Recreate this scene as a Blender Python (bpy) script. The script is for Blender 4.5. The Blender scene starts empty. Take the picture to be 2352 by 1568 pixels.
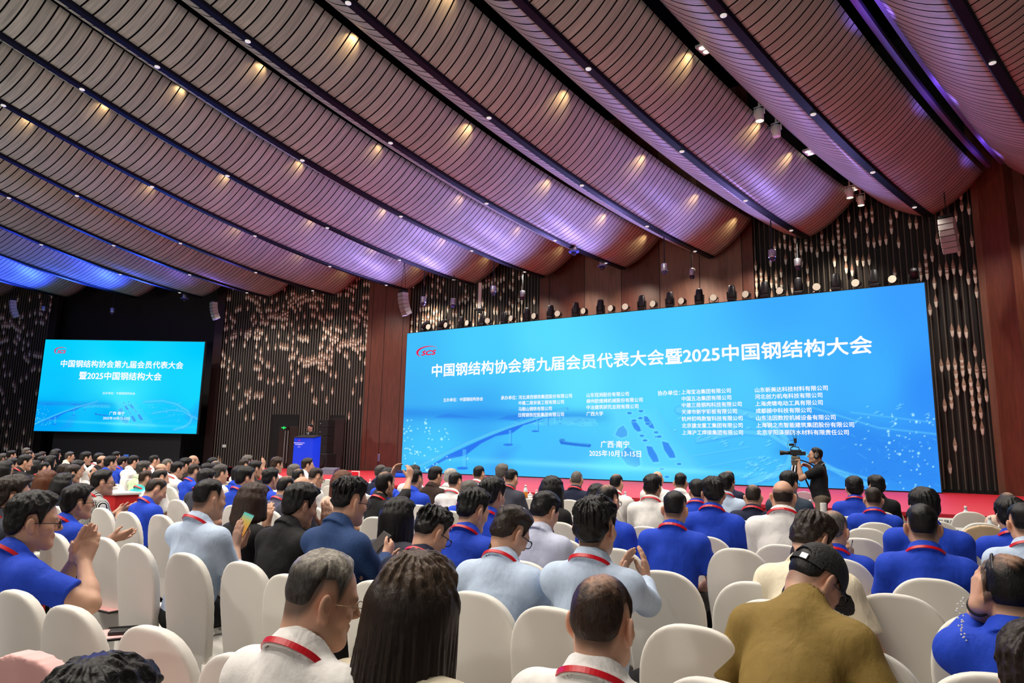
import bpy, bmesh, math, random
import numpy as np
from mathutils import Matrix, Vector
SC = bpy.context.scene
COL = SC.collection
rnd = random.Random(7)
# ------------------------------------------------------------------ camera, world, exposure
W, H, F = 2352, 1568, 1568.0
HC = 1.55
ROLL, PITCH = math.radians(1.08), math.radians(9.35)
_r = np.array([1.0, 0, 0]); FWD = np.array([0, math.cos(PITCH), math.sin(PITCH)]); _u = np.array([0, -math.sin(PITCH), math.cos(PITCH)])
RGT = math.cos(ROLL)*_r + math.sin(ROLL)*_u
UPV = -math.sin(ROLL)*_r + math.cos(ROLL)*_u
EYE = np.array([0, 0, HC])
cam = bpy.data.cameras.new('camera')
cam.sensor_width = 36.0; cam.lens = 24.0; cam.clip_end = 200.0; cam.clip_start = 0.05
camo = bpy.data.objects.new('camera', cam); COL.objects.link(camo)
camo.matrix_world = Matrix(((RGT[0], UPV[0], -FWD[0], 0), (RGT[1], UPV[1], -FWD[1], 0), (RGT[2], UPV[2], -FWD[2], HC), (0, 0, 0, 1)))
SC.camera = camo
SC.view_settings.view_transform = 'Standard'
SC.view_settings.look = 'None'
SC.view_settings.exposure = 0.0
SC.view_settings.gamma = 1.0
SC.view_settings.use_curve_mapping = False
SC.cycles.use_denoising = True
SC.cycles.max_bounces = 6
SC.cycles.diffuse_bounces = 3
SC.cycles.glossy_bounces = 3
SC.cycles.transmission_bounces = 6
SC.cycles.transparent_max_bounces = 6
SC.cycles.sample_clamp_indirect = 4.0
SC.cycles.caustics_reflective = False
SC.cycles.caustics_refractive = False
world = bpy.data.worlds.new('world'); SC.world = world; world.use_nodes = True
world.node_tree.nodes['Background'].inputs[0].default_value = (1.0, 0.96, 0.90, 1)
world.node_tree.nodes['Background'].inputs[1].default_value = 0.11

def ray(x, y):
    d = (x-W/2)*RGT - (y-H/2)*UPV + F*FWD
    return d/np.linalg.norm(d)
def proj(P):
    P = np.asarray(P, float) - EYE
    z = P@FWD
    return np.stack([W/2+F*(P@RGT)/z, H/2-F*(P@UPV)/z], -1)
def hor(x): return 1042.0+0.01885*(x-1176)
def on_z(x, y, z):
    d = ray(x, y); return EYE+d*((z-HC)/d[2])
def on_Y(x, y, Y):
    d = ray(x, y); return EYE+d*(Y/d[1])
def on_depth(x, y, D):
    d = ray(x, y); return EYE+d*(D/(d@FWD))
def on_plane(x, y, P0, n):
    d = ray(x, y); return EYE+d*(((np.asarray(P0)-EYE)@n)/(d@n))

def lamp(kind, name, loc, energy, color, target=None, size=0.1, spot=60, blend=0.5):
    l = bpy.data.lights.new(name, kind); l.energy = energy; l.color = color
    if kind == 'AREA': l.shape = 'DISK'; l.size = size
    else: l.shadow_soft_size = size
    if kind == 'SPOT': l.spot_size = math.radians(spot); l.spot_blend = blend
    o = bpy.data.objects.new(name, l); COL.objects.link(o); o.location = loc
    if target is not None:
        o.rotation_euler = (Vector(target)-Vector(loc)).to_track_quat('-Z', 'Y').to_euler()
    return o

# ------------------------------------------------------------------ materials
def srgb(r, g=None, b=None):
    if g is None: r, g, b = r
    f = lambda c: (c/255/12.92) if c/255 <= 0.04045 else ((c/255+0.055)/1.055)**2.4
    return (f(r), f(g), f(b))
MATS = {}
def mat(name, col, rough=0.6, metal=0.0, emit=None, estr=1.0, noise=0.0, nscale=8.0, bump=0.0, bscale=60.0, spec=0.5, sheen=0.0, stretch=None):
    if name in MATS: return MATS[name]
    m = bpy.data.materials.new(name); m.use_nodes = True
    nt = m.node_tree; b = nt.nodes['Principled BSDF']
    b.inputs['Base Color'].default_value = (*col, 1); b.inputs['Roughness'].default_value = rough
    b.inputs['Metallic'].default_value = metal; b.inputs['Specular IOR Level'].default_value = spec
    if sheen: b.inputs['Sheen Weight'].default_value = sheen
    if emit is not None:
        b.inputs['Emission Color'].default_value = (*emit, 1); b.inputs['Emission Strength'].default_value = estr
    if noise or bump:
        tc = nt.nodes.new('ShaderNodeTexCoord')
        vec = tc.outputs['Object']
        if stretch:
            mp = nt.nodes.new('ShaderNodeMapping'); mp.inputs['Scale'].default_value = stretch
            nt.links.new(vec, mp.inputs['Vector']); vec = mp.outputs['Vector']
    if noise:
        nz = nt.nodes.new('ShaderNodeTexNoise'); nz.inputs['Scale'].default_value = nscale; nz.inputs['Detail'].default_value = 5
        nt.links.new(vec, nz.inputs['Vector'])
        mr = nt.nodes.new('ShaderNodeMapRange'); mr.inputs['From Min'].default_value = .3; mr.inputs['From Max'].default_value = .7
        mr.inputs['To Min'].default_value = 1-noise; mr.inputs['To Max'].default_value = 1+noise
        nt.links.new(nz.outputs['Fac'], mr.inputs['Value'])
        mx = nt.nodes.new('ShaderNodeVectorMath'); mx.operation = 'SCALE'; mx.inputs[0].default_value = col
        nt.links.new(mr.outputs['Result'], mx.inputs['Scale']); nt.links.new(mx.outputs['Vector'], b.inputs['Base Color'])
    if bump:
        n2 = nt.nodes.new('ShaderNodeTexNoise'); n2.inputs['Scale'].default_value = bscale; n2.inputs['Detail'].default_value = 4
        nt.links.new(vec, n2.inputs['Vector'])
        bp = nt.nodes.new('ShaderNodeBump'); bp.inputs['Strength'].default_value = bump; bp.inputs['Distance'].default_value = 0.01
        nt.links.new(n2.outputs['Fac'], bp.inputs['Height']); nt.links.new(bp.outputs['Normal'], b.inputs['Normal'])
    MATS[name] = m
    return m
def emat(name, col, strength=1.0):
    if name in MATS: return MATS[name]
    m = bpy.data.materials.new(name); m.use_nodes = True; nt = m.node_tree; nt.nodes.clear()
    o = nt.nodes.new('ShaderNodeOutputMaterial'); e = nt.nodes.new('ShaderNodeEmission')
    e.inputs['Color'].default_value = (*col, 1); e.inputs['Strength'].default_value = strength
    nt.links.new(e.outputs[0], o.inputs[0]); MATS[name] = m
    return m

# ------------------------------------------------------------------ mesh helpers
def rawmesh(name, V, Q=None, T=None, mats=(), smooth=True, mi=None):
    V = np.asarray(V, np.float32).reshape(-1, 3)
    Q = np.zeros((0, 4), np.int32) if Q is None or len(Q) == 0 else np.asarray(Q, np.int32)
    T = np.zeros((0, 3), np.int32) if T is None or len(T) == 0 else np.asarray(T, np.int32)
    me = bpy.data.meshes.new(name)
    me.vertices.add(len(V)); me.vertices.foreach_set('co', V.ravel())
    nl = 4*len(Q)+3*len(T)
    me.loops.add(nl); me.loops.foreach_set('vertex_index', np.concatenate([Q.ravel(), T.ravel()]).astype(np.int32))
    me.polygons.add(len(Q)+len(T))
    st = np.concatenate([np.arange(len(Q))*4, 4*len(Q)+np.arange(len(T))*3]).astype(np.int32)
    me.polygons.foreach_set('loop_start', st)
    me.polygons.foreach_set('use_smooth', np.full(len(Q)+len(T), smooth, bool))
    for m in mats: me.materials.append(m)
    if mi is not None: me.polygons.foreach_set('material_index', np.asarray(mi, np.int32))
    me.update(calc_edges=True); me.validate()
    return me
def link(name, me, parent=None, loc=None, rot=None):
    o = bpy.data.objects.new(name, me); COL.objects.link(o)
    if loc is not None: o.location = tuple(float(c) for c in loc)
    if rot is not None: o.rotation_euler = rot
    if parent is not None: o.parent = parent
    return o
def empty(name, loc, rz=0.0):
    o = bpy.data.objects.new(name, None); COL.objects.link(o); o.empty_display_size = 0.1
    o.location = tuple(float(c) for c in loc); o.rotation_euler = (0, 0, rz)
    return o
def tag(o, label=None, cat=None, group=None, kind=None):
    if label: o['label'] = label
    if cat: o['category'] = cat
    if group: o['group'] = group
    if kind: o['kind'] = kind
    return o
class MB:
    """collects boxes, lathes, tubes, prisms and grids into one mesh"""
    def __init__(s): s.V = []; s.Q = []; s.T = []; s.n = 0; s.qm = []; s.tm = []; s.m = 0
    def add(s, V, Q=(), T=()):
        V = np.asarray(V, float).reshape(-1, 3)
        if len(Q): s.Q.append(np.asarray(Q, int)+s.n); s.qm += [s.m]*len(Q)
        if len(T): s.T.append(np.asarray(T, int)+s.n); s.tm += [s.m]*len(T)
        s.V.append(V); s.n += len(V); return s
    def box(s, c, d, M=None):
        x, y, z = np.asarray(d)/2
        v = np.array([[-x,-y,-z],[x,-y,-z],[x,y,-z],[-x,y,-z],[-x,-y,z],[x,-y,z],[x,y,z],[-x,y,z]])
        if M is not None: v = v@np.asarray(M).T
        return s.add(v+np.asarray(c), [[0,3,2,1],[4,5,6,7],[0,1,5,4],[1,2,6,5],[2,3,7,6],[3,0,4,7]])
    def bbox(s, c, d, b=0.01, M=None):
        """box with chamfered edges"""
        bm = bmesh.new(); bmesh.ops.create_cube(bm, size=1.0)
        for v in bm.verts: v.co = Vector((v.co.x*d[0], v.co.y*d[1], v.co.z*d[2]))
        bmesh.ops.bevel(bm, geom=bm.edges[:], offset=b, segments=2, affect='EDGES', profile=0.5)
        bm.verts.index_update()
        v = np.array([x.co[:] for x in bm.verts]); q = []; t = []
        for f in bm.faces:
            ids = [x.index for x in f.verts]
            if len(ids) == 4: q.append(ids)
            else:
                for i in range(1, len(ids)-1): t.append([ids[0], ids[i], ids[i+1]])
        bm.free()
        if M is not None: v = v@np.asarray(M).T
        return s.add(v+np.asarray(c), q, t)
    def lathe(s, prof, c=(0,0,0), n=16, M=None, cap=True):
        prof = np.asarray(prof, float); k = len(prof); a = np.arange(n)*2*np.pi/n
        v = np.stack([prof[:,0][:,None]*np.cos(a), prof[:,0][:,None]*np.sin(a), np.repeat(prof[:,1][:,None], n, 1)], -1).reshape(-1,3)
        q = []
        for i in range(k-1):
            for j in range(n):
                j2 = (j+1)%n; q.append([i*n+j, i*n+j2, (i+1)*n+j2, (i+1)*n+j])
        t = []
        if cap:
            v = np.vstack([v, [[0,0,prof[0,1]],[0,0,prof[-1,1]]]]); b0 = k*n
            for j in range(n):
                j2 = (j+1)%n
                t.append([b0, j2, j]); t.append([b0+1, (k-1)*n+j, (k-1)*n+j2])
        if M is not None: v = v@np.asarray(M).T
        return s.add(v+np.asarray(c), q, t)
    def tube(s, pts, r, n=8, cap=True):
        pts = np.asarray(pts, float); k = len(pts); r = np.broadcast_to(np.asarray(r, float), (k,))
        tg = np.gradient(pts, axis=0); tg /= np.linalg.norm(tg, axis=1)[:,None]+1e-12
        up = np.array([0,0,1.0]) if abs(tg[0][2]) < .9 else np.array([1.0,0,0])
        V = []
        for i in range(k):
            x = np.cross(tg[i], up); x /= np.linalg.norm(x)+1e-12; y = np.cross(x, tg[i]); up = y
            a = np.arange(n)*2*np.pi/n
            V.append(pts[i]+r[i]*(np.cos(a)[:,None]*x+np.sin(a)[:,None]*y))
        V = np.vstack(V); q = []
        for i in range(k-1):
            for j in range(n):
                j2 = (j+1)%n; q.append([i*n+j2, i*n+j, (i+1)*n+j, (i+1)*n+j2])
        t = []
        if cap:
            V = np.vstack([V, pts[:1], pts[-1:]])
            for j in range(n):
                j2 = (j+1)%n; t.append([k*n, j, j2]); t.append([k*n+1, (k-1)*n+j2, (k-1)*n+j])
        return s.add(V, q, t)
    def grid(s, P):
        """P: (a,b,3) array of points"""
        a, b = P.shape[:2]; idx = np.arange(a*b).reshape(a, b)
        q = np.stack([idx[:-1,:-1], idx[1:,:-1], idx[1:,1:], idx[:-1,1:]], -1).reshape(-1,4)
        return s.add(P.reshape(-1,3), q)
    def prism(s, poly, z0, z1):
        """vertical prism over plan polygon"""
        poly = np.asarray(poly, float); n = len(poly)
        v = np.vstack([np.c_[poly, np.full(n, z0)], np.c_[poly, np.full(n, z1)]])
        q = [[i, (i+1)%n, n+(i+1)%n, n+i] for i in range(n)]
        t = []
        for i in range(1, n-1): t += [[0, i+1, i], [n, n+i, n+i+1]]
        return s.add(v, q, t)
    def mesh(s, name, mats, smooth=False):
        if not isinstance(mats, (list, tuple)): mats = [mats]
        V = np.vstack(s.V); Q = np.vstack(s.Q) if s.Q else None; T = np.vstack(s.T) if s.T else None
        return rawmesh(name, V, Q, T, mats, smooth, s.qm+s.tm)
    def build(s, name, mats, parent=None, loc=None, smooth=False, rot=None):
        return link(name, s.mesh(name, mats, smooth), parent, loc, rot)
def rotz(a): c, s = math.cos(a), math.sin(a); return np.array([[c,-s,0],[s,c,0],[0,0,1.0]])
def rotx(a): c, s = math.cos(a), math.sin(a); return np.array([[1.0,0,0],[0,c,-s],[0,s,c]])
def roty(a): c, s = math.cos(a), math.sin(a); return np.array([[c,0,s],[0,1.0,0],[-s,0,c]])
def az2rz(az): return -math.radians(az)      # azimuth (clockwise from +Y) to a rotation about z
# ------------------------------------------------------------------ large lights (stage wash lamps on the screen top, hall downlights, added ceiling fill)
SCR_R = np.array([10.543, 17.0]); SCR_L = np.array([-4.056, 26.078]); SCR_Z0, SCR_Z1 = 0.82, 6.077
SCR_D = (SCR_R-SCR_L)/np.linalg.norm(SCR_R-SCR_L)            # along the screen, left to right
SCR_N = np.array([-0.5281, -0.8492, 0.0])                     # out of the screen, towards the hall
SCR_P = np.array([*SCR_R, SCR_Z0])
PURPLE, BLUE, WARM, WHITE = (0.40, 0.30, 1.0), (0.03, 0.075, 1.0), (1.0, 0.56, 0.26), (1.0, 0.92, 0.82)
ENDS = {'L0': (-23.0, 29.75), 'L': (-19.81, 29.51), 'K': (-16.525, 29.236), 'J': (-13.535, 28.903), 'I': (-10.563, 28.656), 'H': (-7.571, 28.004),
        'G': (-4.309, 26.82), 'F': (-1.565, 25.749), 'E': (1.094, 24.43), 'D': (3.833, 23.081), 'A': (6.459, 21.531), 'B': (8.632, 19.351),
        'C': (11.013, 17.351), 'M': (13.37, 15.336), 'N': (15.7, 13.3)}
AZ = {'L0': 4.0, 'L': 7.7, 'K': 12.2, 'J': 16.4, 'I': 20.8, 'H': 25.9, 'G': 30.4, 'F': 32.7, 'E': 35.4, 'D': 38.2, 'A': 40.6, 'B': 42.8, 'C': 45.9, 'M': 48.0, 'N': 50.5}
BN = list(ENDS)
def zp(s): return 8.0-0.05*s+0.009*s*s
def bpt(n, s):
    a = math.radians(AZ[n]); s = np.asarray(s, float)
    return np.stack([ENDS[n][0]-s*math.sin(a), ENDS[n][1]-s*math.cos(a), zp(s)], -1)
for t in (0.02, 0.14, 0.26, 0.38, 0.50, 0.62, 0.74, 0.88):
    p = SCR_L+(SCR_R-SCR_L)*t
    lamp('SPOT', 'stage_wash_lamp', (p[0]-.25, p[1]-.3, 6.35), 400 if t < .6 else 230, PURPLE, (p[0]-.53*4.2, p[1]-.85*4.2, 8.7), 0.2, 125, 1.0)
    lamp('SPOT', 'stage_wash_lamp', (p[0]-.30, p[1]-.36, 6.30), 380 if t < .6 else 120, PURPLE, (p[0]-.53*9.0-2.0, p[1]-.85*9.0, 8.9), 0.2, 62, 1.0)
    lamp('SPOT', 'wall_wash_lamp', (p[0]+.3, p[1]+.5, 7.6), 170, (1.0, .82, .64), (p[0]+1.0, p[1]+1.7, 5.5), 0.1, 110, 1.0)
for x, y in ((-10.5, 27.4), (-8.0, 26.8), (-5.9, 26.0)): lamp('SPOT', 'wall_wash_lamp', (x, y, 7.5), 95, WHITE, (x+.6, y+1.6, 4.5), 0.1, 110, 1.0)
for x, e, c in ((-22.0, 1700, BLUE), (-19.0, 2000, BLUE), (-15.8, 1700, BLUE), (-12.4, 260, (0.22, 0.16, 1.0))):
    lamp('SPOT', 'recess_wash_lamp', (x, 28.4, 6.5), e, c, (x+.3, 22.0, 8.5), 0.2, 120, 1.0)
for x, y, e in ((-15, 2, 1500), (-7, -6, 1600), (3, -7, 550), (-19, 11, 800)): lamp('SPOT', 'added_ceiling_uplight', (x, y, 3.2), e, (1.0, .95, .88), (x*.55, y+7.5, 9.0), .25, 125, 1.0)  # unseen spots out of view, added to brighten the ceiling
DL = []
for n in BN[2:14]:
    for s in (1.2, 4.2, 7.4, 10.8, 14.4, 18.0, 22.5, 27.0):
        p = bpt(n, s)
        if p[1] < -9: continue
        DL.append((n, s, p))
        lamp('SPOT', 'downlight_lamp', (p[0], p[1], p[2]-.06), 465, WHITE, (p[0]+.01, p[1], 0), 0.06, 125, 0.6)

# ------------------------------------------------------------------ materials of the room
def ceiling_mat():
    m = bpy.data.materials.new('ceiling_wood_planks'); m.use_nodes = True; nt = m.node_tree; N = nt.nodes; L = nt.links
    b = N['Principled BSDF']; b.inputs['Roughness'].default_value = 0.42
    uv = N.new('ShaderNodeUVMap'); sp = N.new('ShaderNodeSeparateXYZ'); L.new(uv.outputs[0], sp.inputs[0])
    fr = N.new('ShaderNodeMath'); fr.operation = 'FRACT'; L.new(sp.outputs['X'], fr.inputs[0])
    sub = N.new('ShaderNodeMath'); sub.operation = 'SUBTRACT'; L.new(fr.outputs[0], sub.inputs[0]); sub.inputs[1].default_value = 0.5
    ab = N.new('ShaderNodeMath'); ab.operation = 'ABSOLUTE'; L.new(sub.outputs[0], ab.inputs[0])
    gap = N.new('ShaderNodeMath'); gap.operation = 'GREATER_THAN'; L.new(ab.outputs[0], gap.inputs[0]); gap.inputs[1].default_value = 0.432
    fl = N.new('ShaderNodeMath'); fl.operation = 'FLOOR'; L.new(sp.outputs['X'], fl.inputs[0])
    wn = N.new('ShaderNodeTexWhiteNoise'); wn.noise_dimensions = '1D'; L.new(fl.outputs[0], wn.inputs['W'])
    mp = N.new('ShaderNodeMapping'); mp.inputs['Scale'].default_value = (4.5, 1.1, 1); L.new(uv.outputs[0], mp.inputs['Vector'])
    nz = N.new('ShaderNodeTexNoise'); nz.inputs['Scale'].default_value = 1.6; nz.inputs['Detail'].default_value = 6; nz.inputs['Distortion'].default_value = 0.6
    L.new(mp.outputs[0], nz.inputs['Vector'])
    ad = N.new('ShaderNodeMath'); ad.operation = 'MULTIPLY_ADD'; L.new(wn.outputs['Value'], ad.inputs[0]); ad.inputs[1].default_value = 0.16; L.new(nz.outputs['Fac'], ad.inputs[2])
    cr = N.new('ShaderNodeValToRGB'); L.new(ad.outputs[0], cr.inputs[0])
    cr.color_ramp.elements[0].position = 0.3; cr.color_ramp.elements[0].color = (*srgb(146, 154, 146), 1)
    cr.color_ramp.elements[1].position = 0.85; cr.color_ramp.elements[1].color = (*srgb(206, 213, 200), 1)
    mx = N.new('ShaderNodeMix'); mx.data_type = 'RGBA'; L.new(gap.outputs[0], mx.inputs['Factor']); L.new(cr.outputs[0], mx.inputs['A']); mx.inputs['B'].default_value = (0.004, 0.004, 0.005, 1)
    L.new(mx.outputs['Result'], b.inputs['Base Color'])
    sx = N.new('ShaderNodeMath'); sx.operation = 'MULTIPLY_ADD'; L.new(gap.outputs[0], sx.inputs[0]); sx.inputs[1].default_value = -0.4; sx.inputs[2].default_value = 0.4
    L.new(sx.outputs[0], b.inputs['Specular IOR Level'])
    return m
M_CEIL = ceiling_mat()
M_BLACK = mat('black_ceiling_void', (0.004, 0.004, 0.005), 0.9, spec=0.1)
M_RAIL = mat('dark_blue_black_metal', (0.004, 0.005, 0.013), 0.5, 0.0, noise=.2, nscale=3, spec=.15)
M_DARKW = mat('dark_wall', (0.010, 0.007, 0.006), 0.7, noise=.3, nscale=2)
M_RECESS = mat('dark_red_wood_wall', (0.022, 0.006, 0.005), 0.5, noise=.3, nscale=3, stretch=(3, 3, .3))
M_BROWN = mat('red_brown_wood_veneer', srgb(102, 54, 40), 0.42, noise=.22, nscale=5, bump=.05, bscale=30, stretch=(3, 3, .35))
M_BROWN2 = mat('pale_and_lit_brown_veneer', srgb(134, 92, 76), 0.5, noise=.16, nscale=5, stretch=(3, 3, .35))  # own tone of the paler boards; on the pier side, screen light as colour
M_SEAM = mat('panel_seam', (0.01, 0.004, 0.003), 0.8)
M_CARPET = mat('patterned_hall_carpet', srgb(66, 56, 52), 0.95, noise=.5, nscale=2.5, bump=.3, bscale=200)
M_RED = mat('red_stage_carpet', srgb(196, 26, 44), 0.5, noise=.06, nscale=1.5, bump=.15, bscale=120)
M_REDS = mat('red_stage_skirt', srgb(200, 28, 30), 0.8, noise=.05, nscale=2)

# floor and ceiling void
MB().box((0, 14, -.05), (70, 50, .1)).build('floor', M_CARPET)['kind'] = 'structure'
MB().box((0, 14, 14.05), (70, 50, .1)).build('ceiling', M_BLACK)['kind'] = 'structure'

# ------------------------------------------------------------------ sagging wooden ceiling bays and their rails
S = np.arange(0, 22.01, 0.25); TT = np.linspace(0, 1, 11); SLOT = 0.095
phase = np.log(1+.003/.17*S)/.003
def bay(i):
    n = BN[i]; P = bpt(n, S); V = []; Q = []; UV = []; cnt = 0
    for j in (i-1, i+1):
        if j < 0 or j >= len(BN): continue
        R = bpt(BN[j], S); lat = (R-P)[:, :2]; dd = np.linalg.norm(lat, axis=1); lat = lat/dd[:, None]
        gp = 0.27 if {n, BN[j]} == {'C', 'M'} else 0.13
        hw = np.minimum(dd/2-gp, 1.45); x = SLOT+(hw-SLOT)[:, None]*TT[None]
        rise = 0.96*(hw/1.42)[:, None]*(0.42*TT+0.58*TT**2)[None]
        G = np.concatenate([P[:, None, :2]+lat[:, None]*x[..., None], (P[:, 2][:, None]+.03+rise)[..., None]], -1)
        a, b = G.shape[:2]; idx = np.arange(a*b).reshape(a, b)+cnt
        q = np.stack([idx[:-1,:-1], idx[1:,:-1], idx[1:,1:], idx[:-1,1:]], -1).reshape(-1, 4)
        if j < i: q = q[:, ::-1]
        V.append(G.reshape(-1, 3)); Q.append(q); cnt += a*b
        UV.append(np.stack([np.repeat(phase[:, None], b, 1)+i*7.3, x+(50 if j < i else 0)+i*3.7], -1).reshape(-1, 2))
    V = np.vstack(V); Q = np.vstack(Q); UV = np.vstack(UV)
    me = rawmesh('ceiling_bay', V, Q, None, [M_CEIL], True)
    lay = me.uv_layers.new(name='UVMap'); lay.data.foreach_set('uv', UV[Q.ravel()].astype(np.float32).ravel())
    o = link('ceiling_bay', me); o['kind'] = 'structure'
    md = o.modifiers.new('thickness', 'SOLIDIFY'); md.thickness = 0.03; md.offset = 1 if False else 0
    # rail along the lowest line of the bay
    lat = np.array([math.cos(math.radians(AZ[n])), -math.sin(math.radians(AZ[n])), 0])
    up = np.array([0, 0, 1.0])
    prof = [(-.115, .10), (-.105, .0), (-.072, -.035), (.072, -.035), (.105, .0), (.115, .10)]
    G = np.stack([P+lat*u+up*w for u, w in prof], 1)
    mb = MB(); mb.grid(G[:, ::-1])
    mb.add(G[0], [], [[0, k, k+1] for k in range(1, 5)])
    mb.build('ceiling_rail', M_RAIL, None, smooth=False)['kind'] = 'structure'
for i in range(len(BN)): bay(i)
# metal tracks in the wide right joint, purple light tinted into their colour
for off in (-.14, .16):
    P = (bpt('C', S)+bpt('M', S))/2; lat = np.array([.68, -.73, 0]); P = P+lat*off+[0, 0, .98]
    MB().grid(np.stack([P+lat*u+np.array([0, 0, w]) for u, w in ((-.05, .1), (-.05, 0), (.05, 0), (.05, .1))], 1)).build('ceiling_track', mat('brushed_track_metal', srgb(150, 140, 200), .35, .6))['kind'] = 'structure'
for s in (1.5, 5, 8.5, 12):
    p = (bpt('C', s)+bpt('M', s))/2
    lamp('SPOT', 'track_lamp', (p[0]+.1, p[1]-.1, p[2]+.55), 10, (.3, .14, 1), (p[0], p[1], p[2]+2), .03, 150, .5)

# ------------------------------------------------------------------ front walls (plan points from left to right)
def wpt(x, Y): p = on_Y(x, hor(x), Y); return p[:2]
WP = {k: wpt(x, Y) for k, x, Y in (('a', -260, 31.2), ('b', 82, 30.4), ('c', 470, 29.9), ('d', 490, 29.8), ('e', 832, 28.1), ('f', 930, 27.6), ('g', 1235, 25.4),
      ('h', 1748, 21.1), ('i', 2306, 17.3), ('j', 2420, 16.2), ('k', 2700, 15.2))}
def wall(name, a, b, m, z0=0, z1=13.9, th=.25, back=0.0):
    A, B = np.array(a), np.array(b); d = (B-A)/np.linalg.norm(B-A); n = np.array([-d[1], d[0]])
    if n[1] < 0: n = -n
    A = A+n*back; B = B+n*back
    o = MB().prism([A, B, B+n*th, A+n*th], z0, z1).build(name, m); o['kind'] = 'structure'; return o
wall('wall_left', WP['a'], WP['b'], M_DARKW, back=.25)
wall('wall_recess', WP['b']-np.array([1.2, -.03]), WP['c']+np.array([.3, 0]), mat('black_recess_wall', (0.006, 0.004, 0.004), .7), back=.9)
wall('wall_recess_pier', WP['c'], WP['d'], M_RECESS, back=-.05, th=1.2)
wall('wall_center_left', WP['d'], WP['e'], M_DARKW, back=.25)
wall('wall_center', WP['f'], WP['g'], M_DARKW, back=.25)
wall('wall_right', WP['h'], WP['i'], M_DARKW, back=.25)
def seams(a, b, n, fr=None, proud=0.0, name='trim_seam'):
    A, B = np.array(a), np.array(b); d = (B-A)/np.linalg.norm(B-A); nn = np.array([d[1], -d[0]])
    mb = MB()
    for t in (fr if fr is not None else np.linspace(0, 1, n+2)[1:-1]):
        p = A+(B-A)*t+nn*(proud+.001); mb.prism([p-d*.012, p+d*.012, p+d*.012-nn*.02, p-d*.012-nn*.02], 0, 13)
    o = mb.build(name, M_SEAM); o['kind'] = 'structure'
def pxfrac(a, b, xs):
    A, B = np.array(a), np.array(b); out = []
    for x in xs:
        d = ray(x, hor(x))[:2]; M = np.array([[d[0], -(B-A)[0]], [d[1], -(B-A)[1]]]); out.append(np.linalg.solve(M, A)[1])
    return out
# left wood pier
o = wall('wall_pier_left', WP['e'], WP['f'], M_BROWN, th=.6, back=-.1)
seams(WP['e'], WP['f'], 0, pxfrac(WP['e'], WP['f'], (842, 872, 915)), .1, 'trim_pier_seam')
# big wood wall above the screen, boards of two tones
xs = [1235, 1258, 1342, 1430, 1522, 1618, 1721, 1748]
fr = pxfrac(WP['g'], WP['h'], xs)
A, B = WP['g'], WP['h']
for k in range(len(xs)-1):
    wall('wall_front', A+(B-A)*fr[k], A+(B-A)*fr[k+1], M_BROWN2 if k in (2, 4, 5) else M_BROWN)
seams(A, B, 0, fr[1:-1], 0, 'trim_front_seam')
# right wood pier; screen light on its side face put in as paler veneer
dn = np.array([-.80, -.60])
P0 = WP['i']; P1 = P0+np.array([.62, -.78])*.05
wall('wall_pier_right', WP['i'], wpt(2326, 17.0), M_BROWN2, th=.5, back=-.3)
wall('wall_pier_right', wpt(2326, 17.0), wpt(2395, 16.3), M_BROWN, th=.5, back=-.3)
wall('wall_far_right', wpt(2395, 16.3), WP['k'], M_BROWN, th=.4, back=0)
seams(wpt(2395, 16.3), WP['k'], 0, (.1, .3), 0, 'trim_right_seam')

# ------------------------------------------------------------------ stage
fl = np.array([1.5, 13.5])-10.2*SCR_D*1.0; frp = np.array([1.5, 13.5])+14*SCR_D
stage = empty('stage', (fl[0], fl[1], 0)); tag(stage, 'low stage with red carpet running along the whole front wall', 'stage')
poly = np.array([fl, frp, frp+[2, 3.3], wpt(2395, 16.0), wpt(2300, 16.85), wpt(1748, 20.9), wpt(1235, 25.1), wpt(925, 27.2), wpt(832, 27.7), wpt(490, 29.4), [-10.6, 28.2]])-fl
MB().prism(poly, 0.73, 0.79).build('stage_top', M_RED, stage)
MB().prism(poly*.998+[.01, .02], 0.0, 0.73).build('stage_skirt', M_REDS, stage)
# ------------------------------------------------------------------ the two LED screens
def soft_poly(X, Y, pts, blur=1.0):
    """antialiased polygon mask in picture units"""
    pts = np.asarray(pts, float); x0, y0 = pts.min(0)-3*blur; x1, y1 = pts.max(0)+3*blur
    m = np.zeros(X.shape); sel = (X > x0) & (X < x1) & (Y > y0) & (Y < y1)
    if not sel.any(): return m
    px, py = X[sel], Y[sel]; ins = np.zeros(px.shape, bool); dmin = np.full(px.shape, 1e9); n = len(pts)
    for i in range(n):
        ax, ay = pts[i]; bx, by = pts[(i+1) % n]
        c = ((ay > py) != (by > py)) & (px < (bx-ax)*(py-ay)/((by-ay) if by != ay else 1e-9)+ax); ins ^= c
        t = np.clip(((px-ax)*(bx-ax)+(py-ay)*(by-ay))/((bx-ax)**2+(by-ay)**2+1e-9), 0, 1)
        dmin = np.minimum(dmin, np.hypot(px-ax-t*(bx-ax), py-ay-t*(by-ay)))
    m[sel] = np.clip(.5+np.where(ins, dmin, -dmin)/(2*blur), 0, 1); return m
def soft_line(X, Y, pts, w, blur=1.0):
    pts = np.asarray(pts, float); d = np.full(X.shape, 1e9)
    for (ax, ay), (bx, by) in zip(pts[:-1], pts[1:]):
        t = np.clip(((X-ax)*(bx-ax)+(Y-ay)*(by-ay))/((bx-ax)**2+(by-ay)**2+1e-9), 0, 1)
        d = np.minimum(d, np.hypot(X-ax-t*(bx-ax), Y-ay-t*(by-ay)))
    return np.clip(.5+(w/2-d)/(2*blur), 0, 1)
def ell(X, Y, cx, cy, rx, ry, blur=.12):
    return np.clip(.5+(1-np.hypot((X-cx)/rx, (Y-cy)/ry))/(2*blur), 0, 1)
def q1(pts): return [(920+x/3.794, 760+y/3.794) for x, y in pts]
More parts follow.
